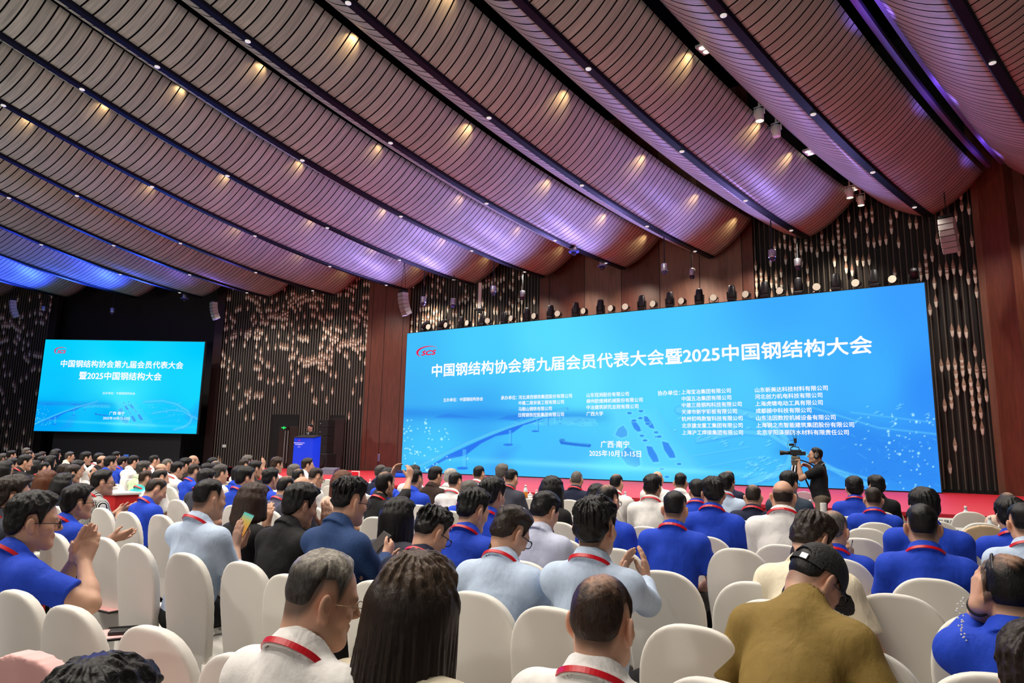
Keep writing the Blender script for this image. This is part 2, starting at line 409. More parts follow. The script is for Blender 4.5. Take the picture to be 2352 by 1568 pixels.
def q2(pts): return [(1440+x/3.178, 860+y/3.178) for x, y in pts]
def q3(pts): return [(1000+x/2.76, 1000+y/2.76) for x, y in pts]
def skyline_art(X, Y, C, a=1.0, seed=3):
    """bridge over a bay, ship, airport seen from above, drifting sparks: the picture shown on the screens"""
    rg = np.random.RandomState(seed)
    def put(m, col, al):
        k = (m*al*a)[..., None]; C[:] = C*(1-k)+np.array(col)/255*k
    deep, mid, pale = (45, 120, 235), (60, 160, 250), (125, 235, 255)
    put(np.exp(-((Y-952-0.02*(X-1100))/14)**2)*np.clip((1420-X)/80, 0, 1), (40, 130, 235), .55)
    put(soft_poly(X, Y, q1([(300,755),(340,735),(420,720),(520,735),(690,757)]), 2), deep, .5)
    put(soft_poly(X, Y, q1([(850,768),(930,735),(1010,728),(1100,760),(1000,780)]), 2), deep, .5)
    put(soft_poly(X, Y, q1([(960,795),(1150,775),(1350,750),(1560,745),(1700,765),(1715,820),(1640,830),(1400,812),(1200,825)]), 2), pale, .35)
    for _ in range(40):
        x, y = 920+rg.uniform(1000, 1700)/3.794, 760+rg.uniform(760, 825)/3.794
        put(soft_line(X, Y, [(x, y), (x+rg.uniform(3, 10), y+rg.uniform(-1, 1))], 1.2, .6), pale if rg.rand() < .6 else deep, .5)
    put(soft_line(X, Y, q1([(1340,710),(1342,800)]), 1.2, .6), pale, .7); put(soft_line(X, Y, q1([(1385,715),(1387,790)]), 1.2, .6), pale, .7)
    deck = [(60,1235),(160,1176),(330,1090),(580,975),(800,885),(950,832),(1200,752),(1450,676)]
    put(soft_poly(X, Y, q1([(180,1225),(400,1118),(545,1088),(580,1072),(700,980),(830,915),(950,895),(980,885),(1070,822),(1200,782),(1255,748),(1100,795),(950,845),(700,948),(400,1085)]), 1), (40, 105, 240), .8)
    put(soft_line(X, Y, q1(deck), 6.5, 1), (55, 165, 245), .9)
    for dy in (-7, 2, 11): put(soft_line(X, Y, q1([(x, y+dy) for x, y in deck]), 1.2, .6), pale, .8)
    for x, y0, y1, w, b in ((557, 1030, 1195, 34, 50), (955, 862, 990, 22, 42), (1192, 772, 872, 18, 32), (1275, 755, 822, 26, 0)):
        put(soft_poly(X, Y, q1([(x-w/2,y0),(x+w/2,y0),(x+w/2,y1),(x-w/2,y1)]), .8), (90, 200, 255), .6)
        put(soft_line(X, Y, q1([(x+w/2,y0),(x+w/2,y1)]), 1.6, .8), (40, 120, 240), .6)
        if b: put(ell(X, Y, 920+(x-18)/3.794, 760+y1/3.794, b/3.794, b*.26/3.794), (40, 105, 235), .7)
    put(soft_poly(X, Y, q1([(860,1010),(1010,1010),(900,1260),(620,1330),(760,1180)]), 14), (60, 140, 250), .35)
    put(soft_poly(X, Y, q1([(1382,952),(1440,962),(1520,972),(1655,985),(1662,995),(1650,1012),(1520,1000),(1395,984)]), .8), (40, 110, 225), .85)
    put(soft_poly(X, Y, q1([(1385,952),(1390,938),(1425,938),(1440,962)]), .8), (60, 130, 230), .8); put(soft_line(X, Y, q1([(1420,962),(1640,990)]), 1, .6), pale, .5)
    lakes = [q1([(2008,770),(2040,775),(2085,835),(2097,872),(2065,876),(2035,850),(2012,800)]), q1([(2120,742),(2150,745),(2200,815),(2213,850),(2180,846),(2145,815),(2122,775)]),
             q3([(1337,66),(1372,70),(1405,125),(1418,165),(1380,168),(1350,120)]), q3([(1436,36),(1475,45),(1512,105),(1523,140),(1486,142),(1450,90)]),
             q3([(1215,70),(1290,120),(1300,185),(1270,202),(1215,185),(1165,120)]), q1([(1895,850),(1940,820),(1975,870),(1975,915),(1920,930),(1870,905)])]
    put(soft_poly(X, Y, q2([(-130,230),(200,260),(330,480),(600,740),(330,770),(-60,690)]), 12), (110, 225, 255), .4)
    for k, L in enumerate(lakes):
        c = np.mean(L, 0); big = [tuple(c+(np.array(p)-c)*1.22) for p in L]
        put(soft_poly(X, Y, big, 1.5), (120, 235, 255), .55); put(soft_poly(X, Y, L, .8), (55, 135, 245), .9 if k < 4 else .55)
    for cx, cy in q3([(1545,180),(1435,212),(1405,8),(1330,30),(1468,262),(1260,-95),(1300,-110),(1345,-75)])+q1([(2103,912),(2228,882),(2255,920),(2130,953),(1995,715),(2095,697)]):
        put(ell(X, Y, cx, cy, 9, 4.6), (120, 235, 255), .5); put(ell(X, Y, cx, cy, 5.6, 2.6), (50, 130, 240), .8)
    put(soft_poly(X, Y, q2([(1100,560),(1350,250),(1900,420),(2300,420),(2320,860),(1500,740)]), 22), (40, 125, 240), .45)
    for P, w in (([(380,262),(700,246),(930,300),(1130,430),(1215,560),(1180,660),(1080,735),(900,790)], 17), ([(520,482),(850,420),(1050,440),(1190,530)], 12), ([(1230,540),(1420,650),(1640,760),(1850,840)], 13), ([(1330,236),(1840,392),(2280,440)], 4), ([(1640,280),(2230,352)], 3), ([(1500,690),(1900,800)], 5), ([(220,270),(560,740)], 2.5), ([(480,600),(900,530)], 2), ([(560,680),(980,600)], 2)):
        put(soft_line(X, Y, q2(P), w*1.25, 2), (60, 150, 250), .3)
        put(soft_line(X, Y, q2([(x-4, y-4) for x, y in P]), w*.8, 2), (120, 230, 255), .5)
    for _ in range(70):
        r = rg.rand()
        if r < .45: x, y = rg.uniform(290, 1100), rg.uniform(270, 520)
        elif r < .7: x, y = rg.uniform(850, 1150), rg.uniform(600, 780)
        else: x, y = rg.uniform(1650, 2250), rg.uniform(180, 400)
        x, y = 1440+x/3.178, 860+y/3.178; l = rg.uniform(3, 8); an = rg.uniform(0, 3.1)
        put(soft_line(X, Y, [(x-l, y+l*.35), (x+l, y-l*.35)], 1.3, .6), (150, 245, 255), .6)
        put(soft_line(X, Y, [(x-l*.5*math.cos(an), y-l*.6), (x+l*.5*math.cos(an), y+l*.6)], 1.3, .6), (150, 245, 255), .5)
        put(soft_line(X, Y, [(x-l+2, y+l*.35+2), (x+l+2, y-l*.35+2)], 1.6, 1), (45, 120, 235), .3)
    for _ in range(60):
        x, y = rg.uniform(1500, 2250), rg.uniform(420, 800); x, y = 1440+x/3.178, 860+y/3.178
        put(soft_line(X, Y, [(x, y), (x+rg.uniform(-12, 20), y+rg.uniform(3, 8))], rg.uniform(1, 3), 1), (90, 195, 255) if rg.rand() < .5 else (40, 115, 235), .35)
    put(np.exp(-((Y-1072-.05*(X-1400))/7)**2)*np.exp(-((X-1420)/330)**2), (150, 255, 255), .5)
    put(np.exp(-(((X-1410)/60)**2+((Y-1068)/22)**2)), (120, 250, 255), .55)
    for _ in range(150):
        if rg.rand() < .5: x, y = 925+abs(rg.normal(0, 60)), rg.uniform(960, 1085)
        else: x, y = 2150-abs(rg.normal(0, 95)), rg.uniform(950, 1125)
        r = rg.choice([.8, 1.0, 1.3, 2.4], p=[.4, .3, .22, .08]); put(ell(X, Y, x, y, r+.6, r+.6, .4), (190, 250, 255), .9)
def idw(X, Y, pts):
    C = np.zeros(X.shape+(3,)); Wt = np.zeros(X.shape)
    for x, y, c in pts:
        w = 1/(((X-x)**2+(Y-y)**2)/1e4+.15)**1.5; C += w[..., None]*np.array(c)/255; Wt += w
    return C/Wt[..., None]
def screen_panel(name, L, R, z0, z1, nu, nv, parent, paint, strength):
    U, V = np.meshgrid(np.linspace(0, 1, nu), np.linspace(0, 1, nv), indexing='ij')
    P = np.stack([L[0]+(R[0]-L[0])*U, L[1]+(R[1]-L[1])*U, z0+(z1-z0)*V], -1)
    q = proj(P.reshape(-1, 3)).reshape(nu, nv, 2); C = np.clip(paint(q[..., 0], q[..., 1]), 0, 1)
    lin = np.where(C <= .04045, C/12.92, ((C+.055)/1.055)**2.4)
    idx = np.arange(nu*nv).reshape(nu, nv)
    Q = np.stack([idx[:-1,:-1], idx[1:,:-1], idx[1:,1:], idx[:-1,1:]], -1).reshape(-1, 4)
    me = rawmesh(name, P.reshape(-1, 3)-np.array(parent.location), Q, None, (), False)
    ca = me.color_attributes.new('picture', 'FLOAT_COLOR', 'POINT')
    ca.data.foreach_set('color', np.concatenate([lin.reshape(-1, 3), np.ones((nu*nv, 1))], 1).astype(np.float32).ravel())
    m = bpy.data.materials.new(name+'_picture'); m.use_nodes = True; nt = m.node_tree; nt.nodes.clear()
    o = nt.nodes.new('ShaderNodeOutputMaterial'); e = nt.nodes.new('ShaderNodeEmission'); a = nt.nodes.new('ShaderNodeVertexColor'); a.layer_name = 'picture'
    nt.links.new(a.outputs['Color'], e.inputs['Color']); e.inputs['Strength'].default_value = strength; nt.links.new(e.outputs[0], o.inputs[0])
    me.materials.append(m)
    return link(name, me, parent)
M_TXT = emat('screen_white_lettering', (1, 1, 1), 1.0)
M_LOGO = emat('screen_red_logo', srgb(240, 20, 72), 1.0)
def text_mesh(s, bold=0.0, shear=0.0, depth=0.0):
    c = bpy.data.curves.new('lettering', 'FONT'); c.body = s; c.shear = shear; c.extrude = depth; c.resolution_u = 3; c.fill_mode = 'BOTH' if depth else 'FRONT'
    o = bpy.data.objects.new('lettering', c); COL.objects.link(o)
    me = bpy.data.meshes.new_from_object(o.evaluated_get(bpy.context.evaluated_depsgraph_get()))
    bpy.data.objects.remove(o); bpy.data.curves.remove(c)
    v = np.empty(len(me.vertices)*3, np.float32); me.vertices.foreach_get('co', v); v = v.reshape(-1, 3)
    if bold:        # heavier strokes: the outline repeated a hair's breadth to each side
        lt = [list(p.vertices) for p in me.polygons]; V = []; T = []; n = len(v)
        for k, (dx, dy) in enumerate(((0, 0), (bold, 0), (-bold, 0), (0, bold), (0, -bold))):
            V.append(v+np.array([dx, dy, k*1e-4])); T += [[a+k*n for a in p] for p in lt]
        me2 = bpy.data.meshes.new('lettering'); me2.from_pydata(np.vstack(V).tolist(), [], T); bpy.data.meshes.remove(me); me = me2; v = np.vstack(V).astype(np.float32)
    return me, v
def put_text(name, s, o, ux, uz, w, h, m, parent, bold=.0, shear=0.0, depth=0.0):
    """lettering whose ink box starts at o, runs w along ux and h along uz (h=None keeps the natural height, centred on o)"""
    me, v = text_mesh(s, bold, shear, depth); lo, hi = v[:, :2].min(0), v[:, :2].max(0); sx = w/(hi[0]-lo[0])
    if h is None: y = (v[:, 1]-(hi[1]+lo[1])/2)*sx
    else: y = (v[:, 1]-lo[1])*h/(hi[1]-lo[1])
    nn = np.cross(ux, uz)
    P = np.asarray(o)+((v[:, 0]-lo[0])*sx)[:, None]*ux+y[:, None]*uz+v[:, 2:3]*nn-np.array(parent.location)
    me.vertices.foreach_set('co', P.astype(np.float32).ravel()); me.materials.clear(); me.materials.append(m); me.update()
    return link(name, me, parent)
UZ = np.array([0, 0, 1.0])
def logo(parent, P0, n, D3, px):
    """red SCS emblem: bold slanted letters under a tapering arc; px = picture box of arc (x0,y0,x1,y1)"""
    a = on_plane(px[0], px[3], P0, n); b = on_plane(px[2], px[1], P0, n); w = (b-a)@D3; h = (b-a)[2]
    put_text('logo_letters', 'SCS', a+D3*w*.22+UZ*h*.06, D3, UZ, w*.64, h*.50, M_LOGO, parent, .04, .22)
    t = np.linspace(0, 1, 40); th = math.radians(232)-t*math.radians(200)
    rad = .5; out = np.stack([.5+rad*np.cos(th), .42+.58*np.sin(th)], 1); wd = .11*np.sin(np.pi*np.clip(t*.92+.04, 0, 1))**.8*(1-.35*t)
    inn = np.stack([.5+.02*t+(rad-wd)*np.cos(th), .42+(.58-wd*1.2)*np.sin(th)], 1)
    f = lambda q: a+q[:, :1]*w*D3+q[:, 1:]*h*UZ+n*.004
    MB().grid(np.stack([f(inn), f(out)], 1)-np.array(parent.location)).build('logo_arc', M_LOGO, parent)

# big screen
scr = empty('led_screen', (*((SCR_L+SCR_R)/2), 0.79)); tag(scr, 'huge blue stage screen with the long one-line conference title', 'screen')
main_pts = [(940,770,(66,190,252)),(1100,800,(74,208,255)),(1250,770,(90,222,255)),(1500,720,(76,200,255)),(1800,700,(62,172,255)),(2120,665,(58,158,255)),(940,930,(64,178,248)),(1100,955,(60,170,248)),
    (1000,1040,(74,205,255)),(1200,1000,(72,196,255)),(1330,880,(98,228,255)),(1500,900,(86,216,255)),(1700,880,(82,205,255)),(2000,880,(64,178,255)),(2140,900,(52,145,252)),(1500,1080,(84,208,255)),
    (1700,1060,(74,195,255)),(2000,1050,(58,155,248)),(2150,1110,(58,155,252)),(1300,1080,(76,192,255)),(1000,1090,(66,185,255)),(1800,800,(66,182,255))]
def paint_main(X, Y): C = idw(X, Y, main_pts); skyline_art(X, Y, C); return C
off = SCR_N[:2]*.012
screen_panel('screen_panel', SCR_L+off, SCR_R+off, SCR_Z0, SCR_Z1, 880, 300, scr, paint_main, 1.0)
d3 = np.array([*SCR_D, 0.0]); pass
mb = MB(); Mx = np.stack([d3, -SCR_N, UZ], 1)
mb.box((0, 0, (SCR_Z0+SCR_Z1)/2-.79)-SCR_N*.06, (np.linalg.norm(SCR_R-SCR_L)+.05, .13, SCR_Z1-SCR_Z0+.04), Mx)
mb.build('screen_cabinet', mat('black_cabinet', (.008, .008, .01), .6), scr)
mb = MB()
for t in np.linspace(-8.2, 8.2, 12): mb.box(d3*t-SCR_N*.5+UZ*.035, (.06, .9, .06), Mx).box(d3*t-SCR_N*.3+UZ*2.6, (.06, .06, 5.2), Mx)
mb.build('support_frame', mat('black_steel', (.01, .01, .012), .5, .5), scr)
def scr_text(s, x0, x1, y, bold=.016, ht=None, name='sponsor_lettering', P0=SCR_P, n=SCR_N, D=d3, parent=scr):
    a = on_plane(x0, y, P0, n); b = on_plane(x1, y, P0, n); c = on_plane((x0+x1)/2, y, P0, n)
    put_text(name, s, np.array([a[0], a[1], c[2]])+n*.017, D, UZ, (b-a)@D, ht, M_TXT, parent, bold)
a = on_plane(992, 866.5, SCR_P, SCR_N); b = on_plane(2005.5, 813, SCR_P, SCR_N); tp = on_plane(992, 837, SCR_P, SCR_N)
put_text('title_lettering', '中国钢结构协会第九届会员代表大会暨2025中国钢结构大会', a+SCR_N*.017, d3, UZ, (b-a)@d3, (tp-a)[2]*1.03, M_TXT, scr, .022)
for s, x0, x1, y in (('主办单位：中国钢结构协会',1019,1110,917),('承办单位：',1151,1188,913),('河北津西钢铁集团股份有限公司',1191.5,1314.6,910.5),('中建二局安装工程有限公司',1191.5,1296,924),('马鞍山钢铁有限公司',1191.5,1268,938.4),('日照钢铁控股集团有限公司',1191.5,1296,952),
    ('山东冠洲股份有限公司',1347.5,1445,905.8),('柳州欧维姆机械股份有限公司',1347.5,1476.7,919.5),('中冶建筑研究总院有限公司',1347.5,1467,934),('广西大学',1347.5,1385.7,949.8),('协办单位：',1511,1562,902),
    ('上海宝冶集团有限公司',1565,1679,898.4),('中国五冶集团有限公司',1566,1680,914),('中建三局钢构科技有限公司',1566,1704,929),('天津市新宇彩板有限公司',1566,1693,945),('杭州初鸣数智科技有限公司',1566,1706,960.7),('北京建龙重工集团有限公司',1566.5,1706,976.7),('上海沪工焊接集团有限公司',1567,1707,992.8),
    ('山东新美达科技材料有限公司',1734,1901.6,893),('河北创力机电科技有限公司',1734,1889,909),('上海虎啸电动工具有限公司',1735,1890,925.5),('成都振中科技有限公司',1736,1864,942.5),('山东法因数控机械设备有限公司',1737,1919.5,958.8),('上海钢之杰智能建筑集团股份有限公司',1737,1962,975.5),('北京宇阳泽丽防水材料有限责任公司',1738,1950,992.5)):
    scr_text(s, x0, x1, y)
scr_text('广西·南宁', 1380, 1446, 1020, .02, None, 'place_lettering'); scr_text('2025年10月13-15日', 1354, 1473, 1041, .02, None, 'date_lettering')
logo(scr, SCR_P+SCR_N*.014, SCR_N, d3, (956, 792, 1010, 819))

# side screen in its dark recess
SL, SR = np.array([-20.151, 29.17]), np.array([-13.195, 29.0]); sd = np.array([*((SR-SL)/np.linalg.norm(SR-SL)), 0]); sn = np.array([sd[1], -sd[0], 0])
scr2 = empty('led_screen', (*((SL+SR)/2), 0.0)); tag(scr2, 'smaller cyan side screen with a two-line title in the dark recess', 'screen')
side_pts = [(104,785,(0,208,255)),(290,790,(0,214,255)),(465,790,(0,205,255)),(280,870,(50,228,255)),(100,880,(10,200,255)),(455,880,(20,215,255)),(280,905,(70,235,255)),(100,960,(0,165,250)),(250,960,(0,180,252)),(400,960,(20,200,255)),(450,900,(20,215,255)),(280,990,(40,215,255))]
def paint_side(X, Y): C = idw(X*2.4, Y*2.4, [(x*2.4, y*2.4, c) for x, y, c in side_pts]); skyline_art(962+2.4*(X-83), 930+2.6*(Y-918), C, .8, 5); return C
screen_panel('screen_panel', SL+sn[:2]*.012, SR+sn[:2]*.012, 2.137, 6.051, 420, 240, scr2, paint_side, 1.0)
M2 = np.stack([sd, -sn, UZ], 1); MB().box(-sn*.08+UZ*4.094, (7.02, .13, 3.97), M2).box(-sn*.35+UZ*1.1, (5.5, .3, 2.2), M2).build('screen_cabinet', MATS['black_cabinet'], scr2)
SP = np.array([*SR, 2.137])
for s, x0, x1, y, b, nm in (('中国钢结构协会第九届会员代表大会',140,421.7,836.6,.02,'title_lettering'),('暨2025中国钢结构大会',182,372,863.4,.02,'title_lettering'),('主办单位：中国钢结构协会',236,311,903,0,'sponsor_lettering'),('广西·南宁',251.5,286.6,948.8,.01,'place_lettering'),('2025年10月13-15日',237,298.5,960.2,.01,'date_lettering')):
    scr_text(s, x0, x1, y, b, None, nm, SP, sn, sd, scr2)
logo(scr2, SP+sn*.014, sn, sd, (124, 797, 157, 812))

# ------------------------------------------------------------------ hanging rod-and-bead curtains
M_ROD = mat('dark_bronze_rods', srgb(128, 120, 110), .4, .4); M_CAP = mat('bead_bronze_cap', srgb(170, 138, 118), .4, .2); M_CUP = mat('bead_white_cup', srgb(250, 244, 228), .4)
def curtain(a, b, step, label, dens, pr=0, zlo=0.9, seed=1, skip=()):
    A, B = np.array(a), np.array(b); Ln = np.linalg.norm(B-A); d = (B-A)/Ln; rg = np.random.RandomState(seed); mb = MB(); n = int(Ln/step)
    ang = np.arange(8)*np.pi/4
    for i in range(n):
        p = A+d*(i+.5)*step; lo = zlo
        pxx = proj(np.array([[p[0], p[1], 2.5]]))[0, 0]
        for s0, s1, zt in skip:
            if s0 < pxx < s1: lo = zt
        top = 9.6; mb.m = 0; w = .011
        mb.box((p[0], p[1], (lo+top)/2), (2*w, 2*w, top-lo))
        zz = set()
        for k in range(34):
            z = 8.6-k*.27+.34*math.sin(i*step*1.05+k*.55+seed)+.16*math.sin(i*step*2.9-k*.8)
            if z > lo+.3 and rg.rand() < dens(z, i/n): zz.add(round(z, 2))
        for z in zz:
            z += rg.uniform(-.05, .05)
            for m, prof in ((1, [(.012, .20), (.045, .045), (.05, .0)]), (2, [(.046, -.002), (.03, -.13), (.012, -.17)])):
                mb.m = m; mb.lathe([(r, h) for r, h in prof][::-1], (p[0], p[1], z), 8, cap=False)
    o = mb.build('bead_curtain', [M_ROD, M_CAP, M_CUP]); tag(o, label, 'curtain', None, 'stuff')
door_l, door_r, spk = (622, 683, 3.02), (758, 793, 3.0), (725, 762, 3.0)
curtain(WP['d'], WP['e'], .118, 'curtain of thin rods and dense beads between side screen and left wood pier', lambda z, t: np.clip((z-3.0)/4.5, 0.05, .62)*(.45+.55*t if z > 4 else .5), 0, .05, 1, (door_l, door_r))
curtain(WP['f'], WP['g'], .128, 'curtain of rods and beads behind the left end of the big screen', lambda z, t: .31, 0, .86, 2)
curtain(WP['h'], WP['i'], .155, 'curtain of rods and beads at the right end of the big screen', lambda z, t: .36 if z > 3.2 else .22, 0, .86, 3)
curtain(WP['a'], WP['b'], .118, 'curtain of rods and beads left of the side screen', lambda z, t: .42 if 5.2 < z < 7.4 else .12, 0, .05, 4)

# ------------------------------------------------------------------ line arrays hanging from the ceiling
M_GREYBOX = mat('pale_grey_speaker_box', srgb(196, 194, 186), .55); M_GRILL = mat('grey_grille', srgb(150, 150, 146), .7)
M_BLK = mat('black_plastic', (.012, .012, .013), .45); M_BLKM = mat('black_matte', (.008, .008, .009), .75); M_SILV = mat('brushed_silver', srgb(190, 190, 195), .3, .9)
M_WHITEP = mat('white_plastic', srgb(236, 234, 228), .4); M_CABLE = mat('black_cable', (.006, .006, .007), .6)
def ceiling_above(x, y, z=5.0):
    bpy.context.view_layer.update(); h, l, n, i, o, m = SC.ray_cast(bpy.context.evaluated_depsgraph_get(), (x, y, z), (0, 0, 1)); return l[2] if h else 8.0
def line_array(xp, yt, yb, D, az, label):
    a = on_depth(xp, yt, D); up = ceiling_above(a[0], a[1], a[2]+.1); hgt = (yb-yt)*D/F; n = 6; h = hgt/n; w = hgt*.40
    root = empty('line_array_speaker', (a[0], a[1], a[2]-hgt), az2rz(az)); tag(root, label, 'loudspeaker', 'hanging line arrays')
    y, z, ang = 0.0, hgt, math.radians(-2)
    for k in range(n):
        ang += math.radians(5.0)
        c = np.array([0, y+math.sin(ang)*h/2, z-math.cos(ang)*h/2])
        mb = MB(); mb.bbox(c, (w, w*.75, h*.96), .015, rotx(ang)); mb.m = 1
        mb.box(c+rotx(ang)@np.array([0, -w*.385, 0]), (w*.94, .012, h*.86), rotx(ang)); mb.build('speaker_box', [M_GREYBOX, M_GRILL], root)
        y += math.sin(ang)*h; z -= math.cos(ang)*h
    MB().bbox((0, 0, hgt+.05), (w*.9, w*.7, .06), .01).tube([(0, .1, hgt+.06), (0, .004, up-(a[2]-hgt))], .008).tube([(0, -.1, hgt+.06), (0, -.004, up-(a[2]-hgt))], .008).build('rigging', M_BLKM, root)
line_array(2174, 503, 581, 17.0, 48, 'pale grey line array hanging before the right bead curtain')
line_array(926, 672, 724, 25.6, 48, 'pale grey line array hanging beside the left wood pier')
line_array(491, 694, 734, 28.6, 45, 'grey line array hanging at the right edge of the dark recess')
line_array(30, 690, 730, 29.0, 45, 'blue-lit line array hanging left of the side screen')

# ------------------------------------------------------------------ stage lights standing along the top of the big screen
def screen_top(x):
    y = 766-0.0987*(x-937); p = on_plane(x, y, SCR_P, SCR_N); return np.array([p[0], p[1], SCR_Z1+.035])-SCR_N*.12
AZS = 31.87
ordinal = 'first second third fourth fifth sixth seventh eighth ninth tenth eleventh twelfth thirteenth fourteenth fifteenth sixteenth seventeenth eighteenth nineteenth twentieth'.split()
M_PARF = mat('led_lamp_face', srgb(235, 230, 205), .3, emit=srgb(235, 228, 195), estr=.55)
def par_parts():
    h = MB(); R = rotx(math.pi/2)
    h.lathe([(.07, .10), (.10, .05), (.105, -.05), (.105, -.075), (.098, -.075)], (0, 0, .15), 16, R)
    y = MB().tube([(-.125, 0, .16), (-.125, 0, .02), (.125, 0, .02), (.125, 0, .16)], .012, 6)
    f = MB().lathe([(.0, -.079), (.095, -.079), (.097, -.074)], (0, 0, .15), 16, R, cap=False)
    for r, k in ((.035, 5), (.072, 10)):
        for q in range(k): a = q*2*math.pi/k; f.m = 1; f.lathe([(.0, -.083), (.006, -.082), (.008, -.075)], (r*math.cos(a), 0, .15+r*math.sin(a)), 6, R)
    return h.mesh('housing', M_BLK, True), y.mesh('yoke', M_BLK), f.mesh('lamp_face', [M_PARF, M_BLK])
PH, PY, PF = par_parts()
for k, x in enumerate((981, 1022, 1071, 1117, 1172, 1225, 1278, 1339, 1402, 1434, 1499, 1565, 1637, 1713, 1792, 1875, 1967, 2052)):
    r = empty('par_light', screen_top(x), az2rz(AZS+180)+(-.25 if k % 3 else .1)); sc = 1.05; r.scale = (sc, sc, sc)
    tag(r, 'small round LED stage light on the big screen top, %s from the left' % ordinal[k], 'stage light', 'round stage lights on the screen top')
    o = link('housing', PH, r); o.rotation_euler = (.0, 0, 0); link('yoke', PY, r); link('lamp_face', PF, r)
def head_parts():
    b = MB().bbox((0, 0, .04), (.2, .2, .08), .015)
    y = MB().box((-.115, 0, .16), (.02, .07, .2)).box((.115, 0, .16), (.02, .07, .2)).box((0, 0, .085), (.25, .09, .02))
    h = MB().lathe([(.03, .0), (.085, .01), (.1, .06), (.1, .2), (.085, .33), (.07, .36), (.0, .365)][::1], (0, 0, .07), 14)
    return b.mesh('base', M_BLK), y.mesh('yoke', M_BLK), h.mesh('lamp_head', M_BLK, True)
HB, HY, HH = head_parts()
for k, x in enumerate((967, 1009, 1055, 1103, 1153, 1206, 1261, 1319, 1376, 1471, 1536, 1604, 1679, 1755, 1834, 1920, 2008, 2101)):
    r = empty('moving_head_light', screen_top(x), az2rz(AZS)); tag(r, 'black moving-head stage light on the big screen top, %s from the left' % ordinal[k], 'stage light', 'moving heads on the screen top')
    link('base', HB, r); link('yoke', HY, r); o = link('lamp_head', HH, r); s = 1.12 if 4 < k < 17 else 1.0; r.scale = (s, s, s)
    if k in (0, 1): o.rotation_euler = (0, .95, 0); o.location = (-.12, 0, .13)
    if k == 17: o.rotation_euler = (1.0, 0, 0); o.location = (0, .17, .1)

# ------------------------------------------------------------------ cylinders and spots hanging from the ceiling
def hang_cyl(x, yt, yb, label, long=True):
    p = on_z(x, yt, 7.97); D = (p-EYE)@FWD; p[2] = ceiling_above(p[0], p[1], 7.0) if True else p[2]; zb = 7.97-(yb-yt)*D/F; hgt = .30; r = .10
    root = empty('pendant_spotlight', (p[0], p[1], zb)); tag(root, label, 'spotlight', 'silver pendant spotlights')
    MB().lathe([(r*.96, .10), (r, .12), (r, hgt), (r*.9, hgt+.02), (.02, hgt+.03)], n=16).build('body', M_SILV, root, smooth=True)
    MB().lathe([(.0, -.02), (.05, 0), (.08, .05), (.085, .1)], n=14).build('lens', mat('dark_glass_dome', (.03, .03, .08), .1), root, smooth=True)
    if p[2]-zb-hgt > .08: MB().tube([(0, 0, hgt+.02), (0, 0, p[2]-zb)], .018).build('suspension_rod', M_CABLE, root)
    if not long: MB().lathe([(.16, .1), (.17, .13), (.10, .14)], n=14).build('mounting_ring', mat('blue_ring', (.1, .15, .6), .3), root)
for x, yt, yb, l, lab in ((1525,545,632,1,'silver pendant spotlight hanging before the brown wall, left of a pair'),(1588,571,642,1,'silver pendant spotlight hanging before the brown wall, right of a pair'),(1318,566,587,0,'silver spotlight on a short stem at the third rail over the screen'),(1383,600,620,0,'silver spotlight on a short stem just under a rail end'),
    (1770,505,603,1,'silver pendant spotlight at the left edge of the right bead curtain'),(1829,533,622,1,'silver pendant spotlight inside the left part of the right bead curtain'),(975,622,703,1,'silver pendant spotlight beside the hanging line array at the wood pier'),(1043,634,707,1,'silver pendant spotlight, second from the wood pier'),(1135,598,680,1,'silver pendant spotlight right of the white lift post'),(1201,622,690,1,'silver pendant spotlight near the right end of the middle bead curtain'),
    (425,677,692,0,'silver spotlight on a short stem above the side screen corner'),(105,680,720,1,'blue-lit pendant spotlight over the side screen, left of a pair'),(262,684,724,1,'blue-lit pendant spotlight over the side screen, right of a pair')):
    hang_cyl(x, yt, yb, lab, l)
p = on_z(1103, 650, 7.95); r = empty('lift_post', (p[0], p[1], 6.9)); tag(r, 'white vertical post with black bracket hanging in the middle bead curtain', 'ceiling mount')
MB().box((0, 0, .55), (.12, .12, 1.0)).build('post', M_WHITEP, r); MB().bbox((0, 0, .02), (.42, .16, .08), .02).box((0, 0, -.06), (.14, .14, .1)).build('bracket', M_BLK, r)
M_LAMPON = emat('lit_lamp', (1.0, .86, .62), 3.0)
def gap_pt(i, j, s, dz): return (bpt(i, s)+bpt(j, s))/2+[0, 0, .97+dz]
def near_s(i, j, x, y):
    s = np.arange(0, 14, .05); return s[np.argmin(np.hypot(*(proj(gap_pt(i, j, s, -.1))-[x, y]).T))]
for k, (x, y, lab) in enumerate(((1772,225,'white can spotlight high in the ceiling joint, upper of the upper pair'),(1809,263,'white can spotlight high in the ceiling joint, lower of the upper pair'),(1963,418,'white can spotlight in the ceiling joint, upper of the pair near the wall'),(1985,440,'white can spotlight in the ceiling joint, lower of the pair near the wall'))):
    s = near_s('B', 'C', x, y); q = gap_pt('B', 'C', s, -.36); r = empty('can_spotlight', q, az2rz(45)); tag(r, lab, 'spotlight', 'white can spotlights')
    MB().lathe([(.085, .0), (.09, .01), (.09, .26), (.07, .28), (.0, .28)], n=16, cap=False).build('can', M_WHITEP, r, smooth=True)
    MB().lathe([(0, .012), (.082, .012)], n=16, cap=False).build('lamp', M_LAMPON if k != 1 else M_WHITEP, r)
    MB().tube([(-.11, 0, .14), (-.11, 0, .34), (.11, 0, .34), (.11, 0, .14)], .014, 6).tube([(0, 0, .34), (0, 0, .75)], .02, 6).build('bracket', M_WHITEP, r)
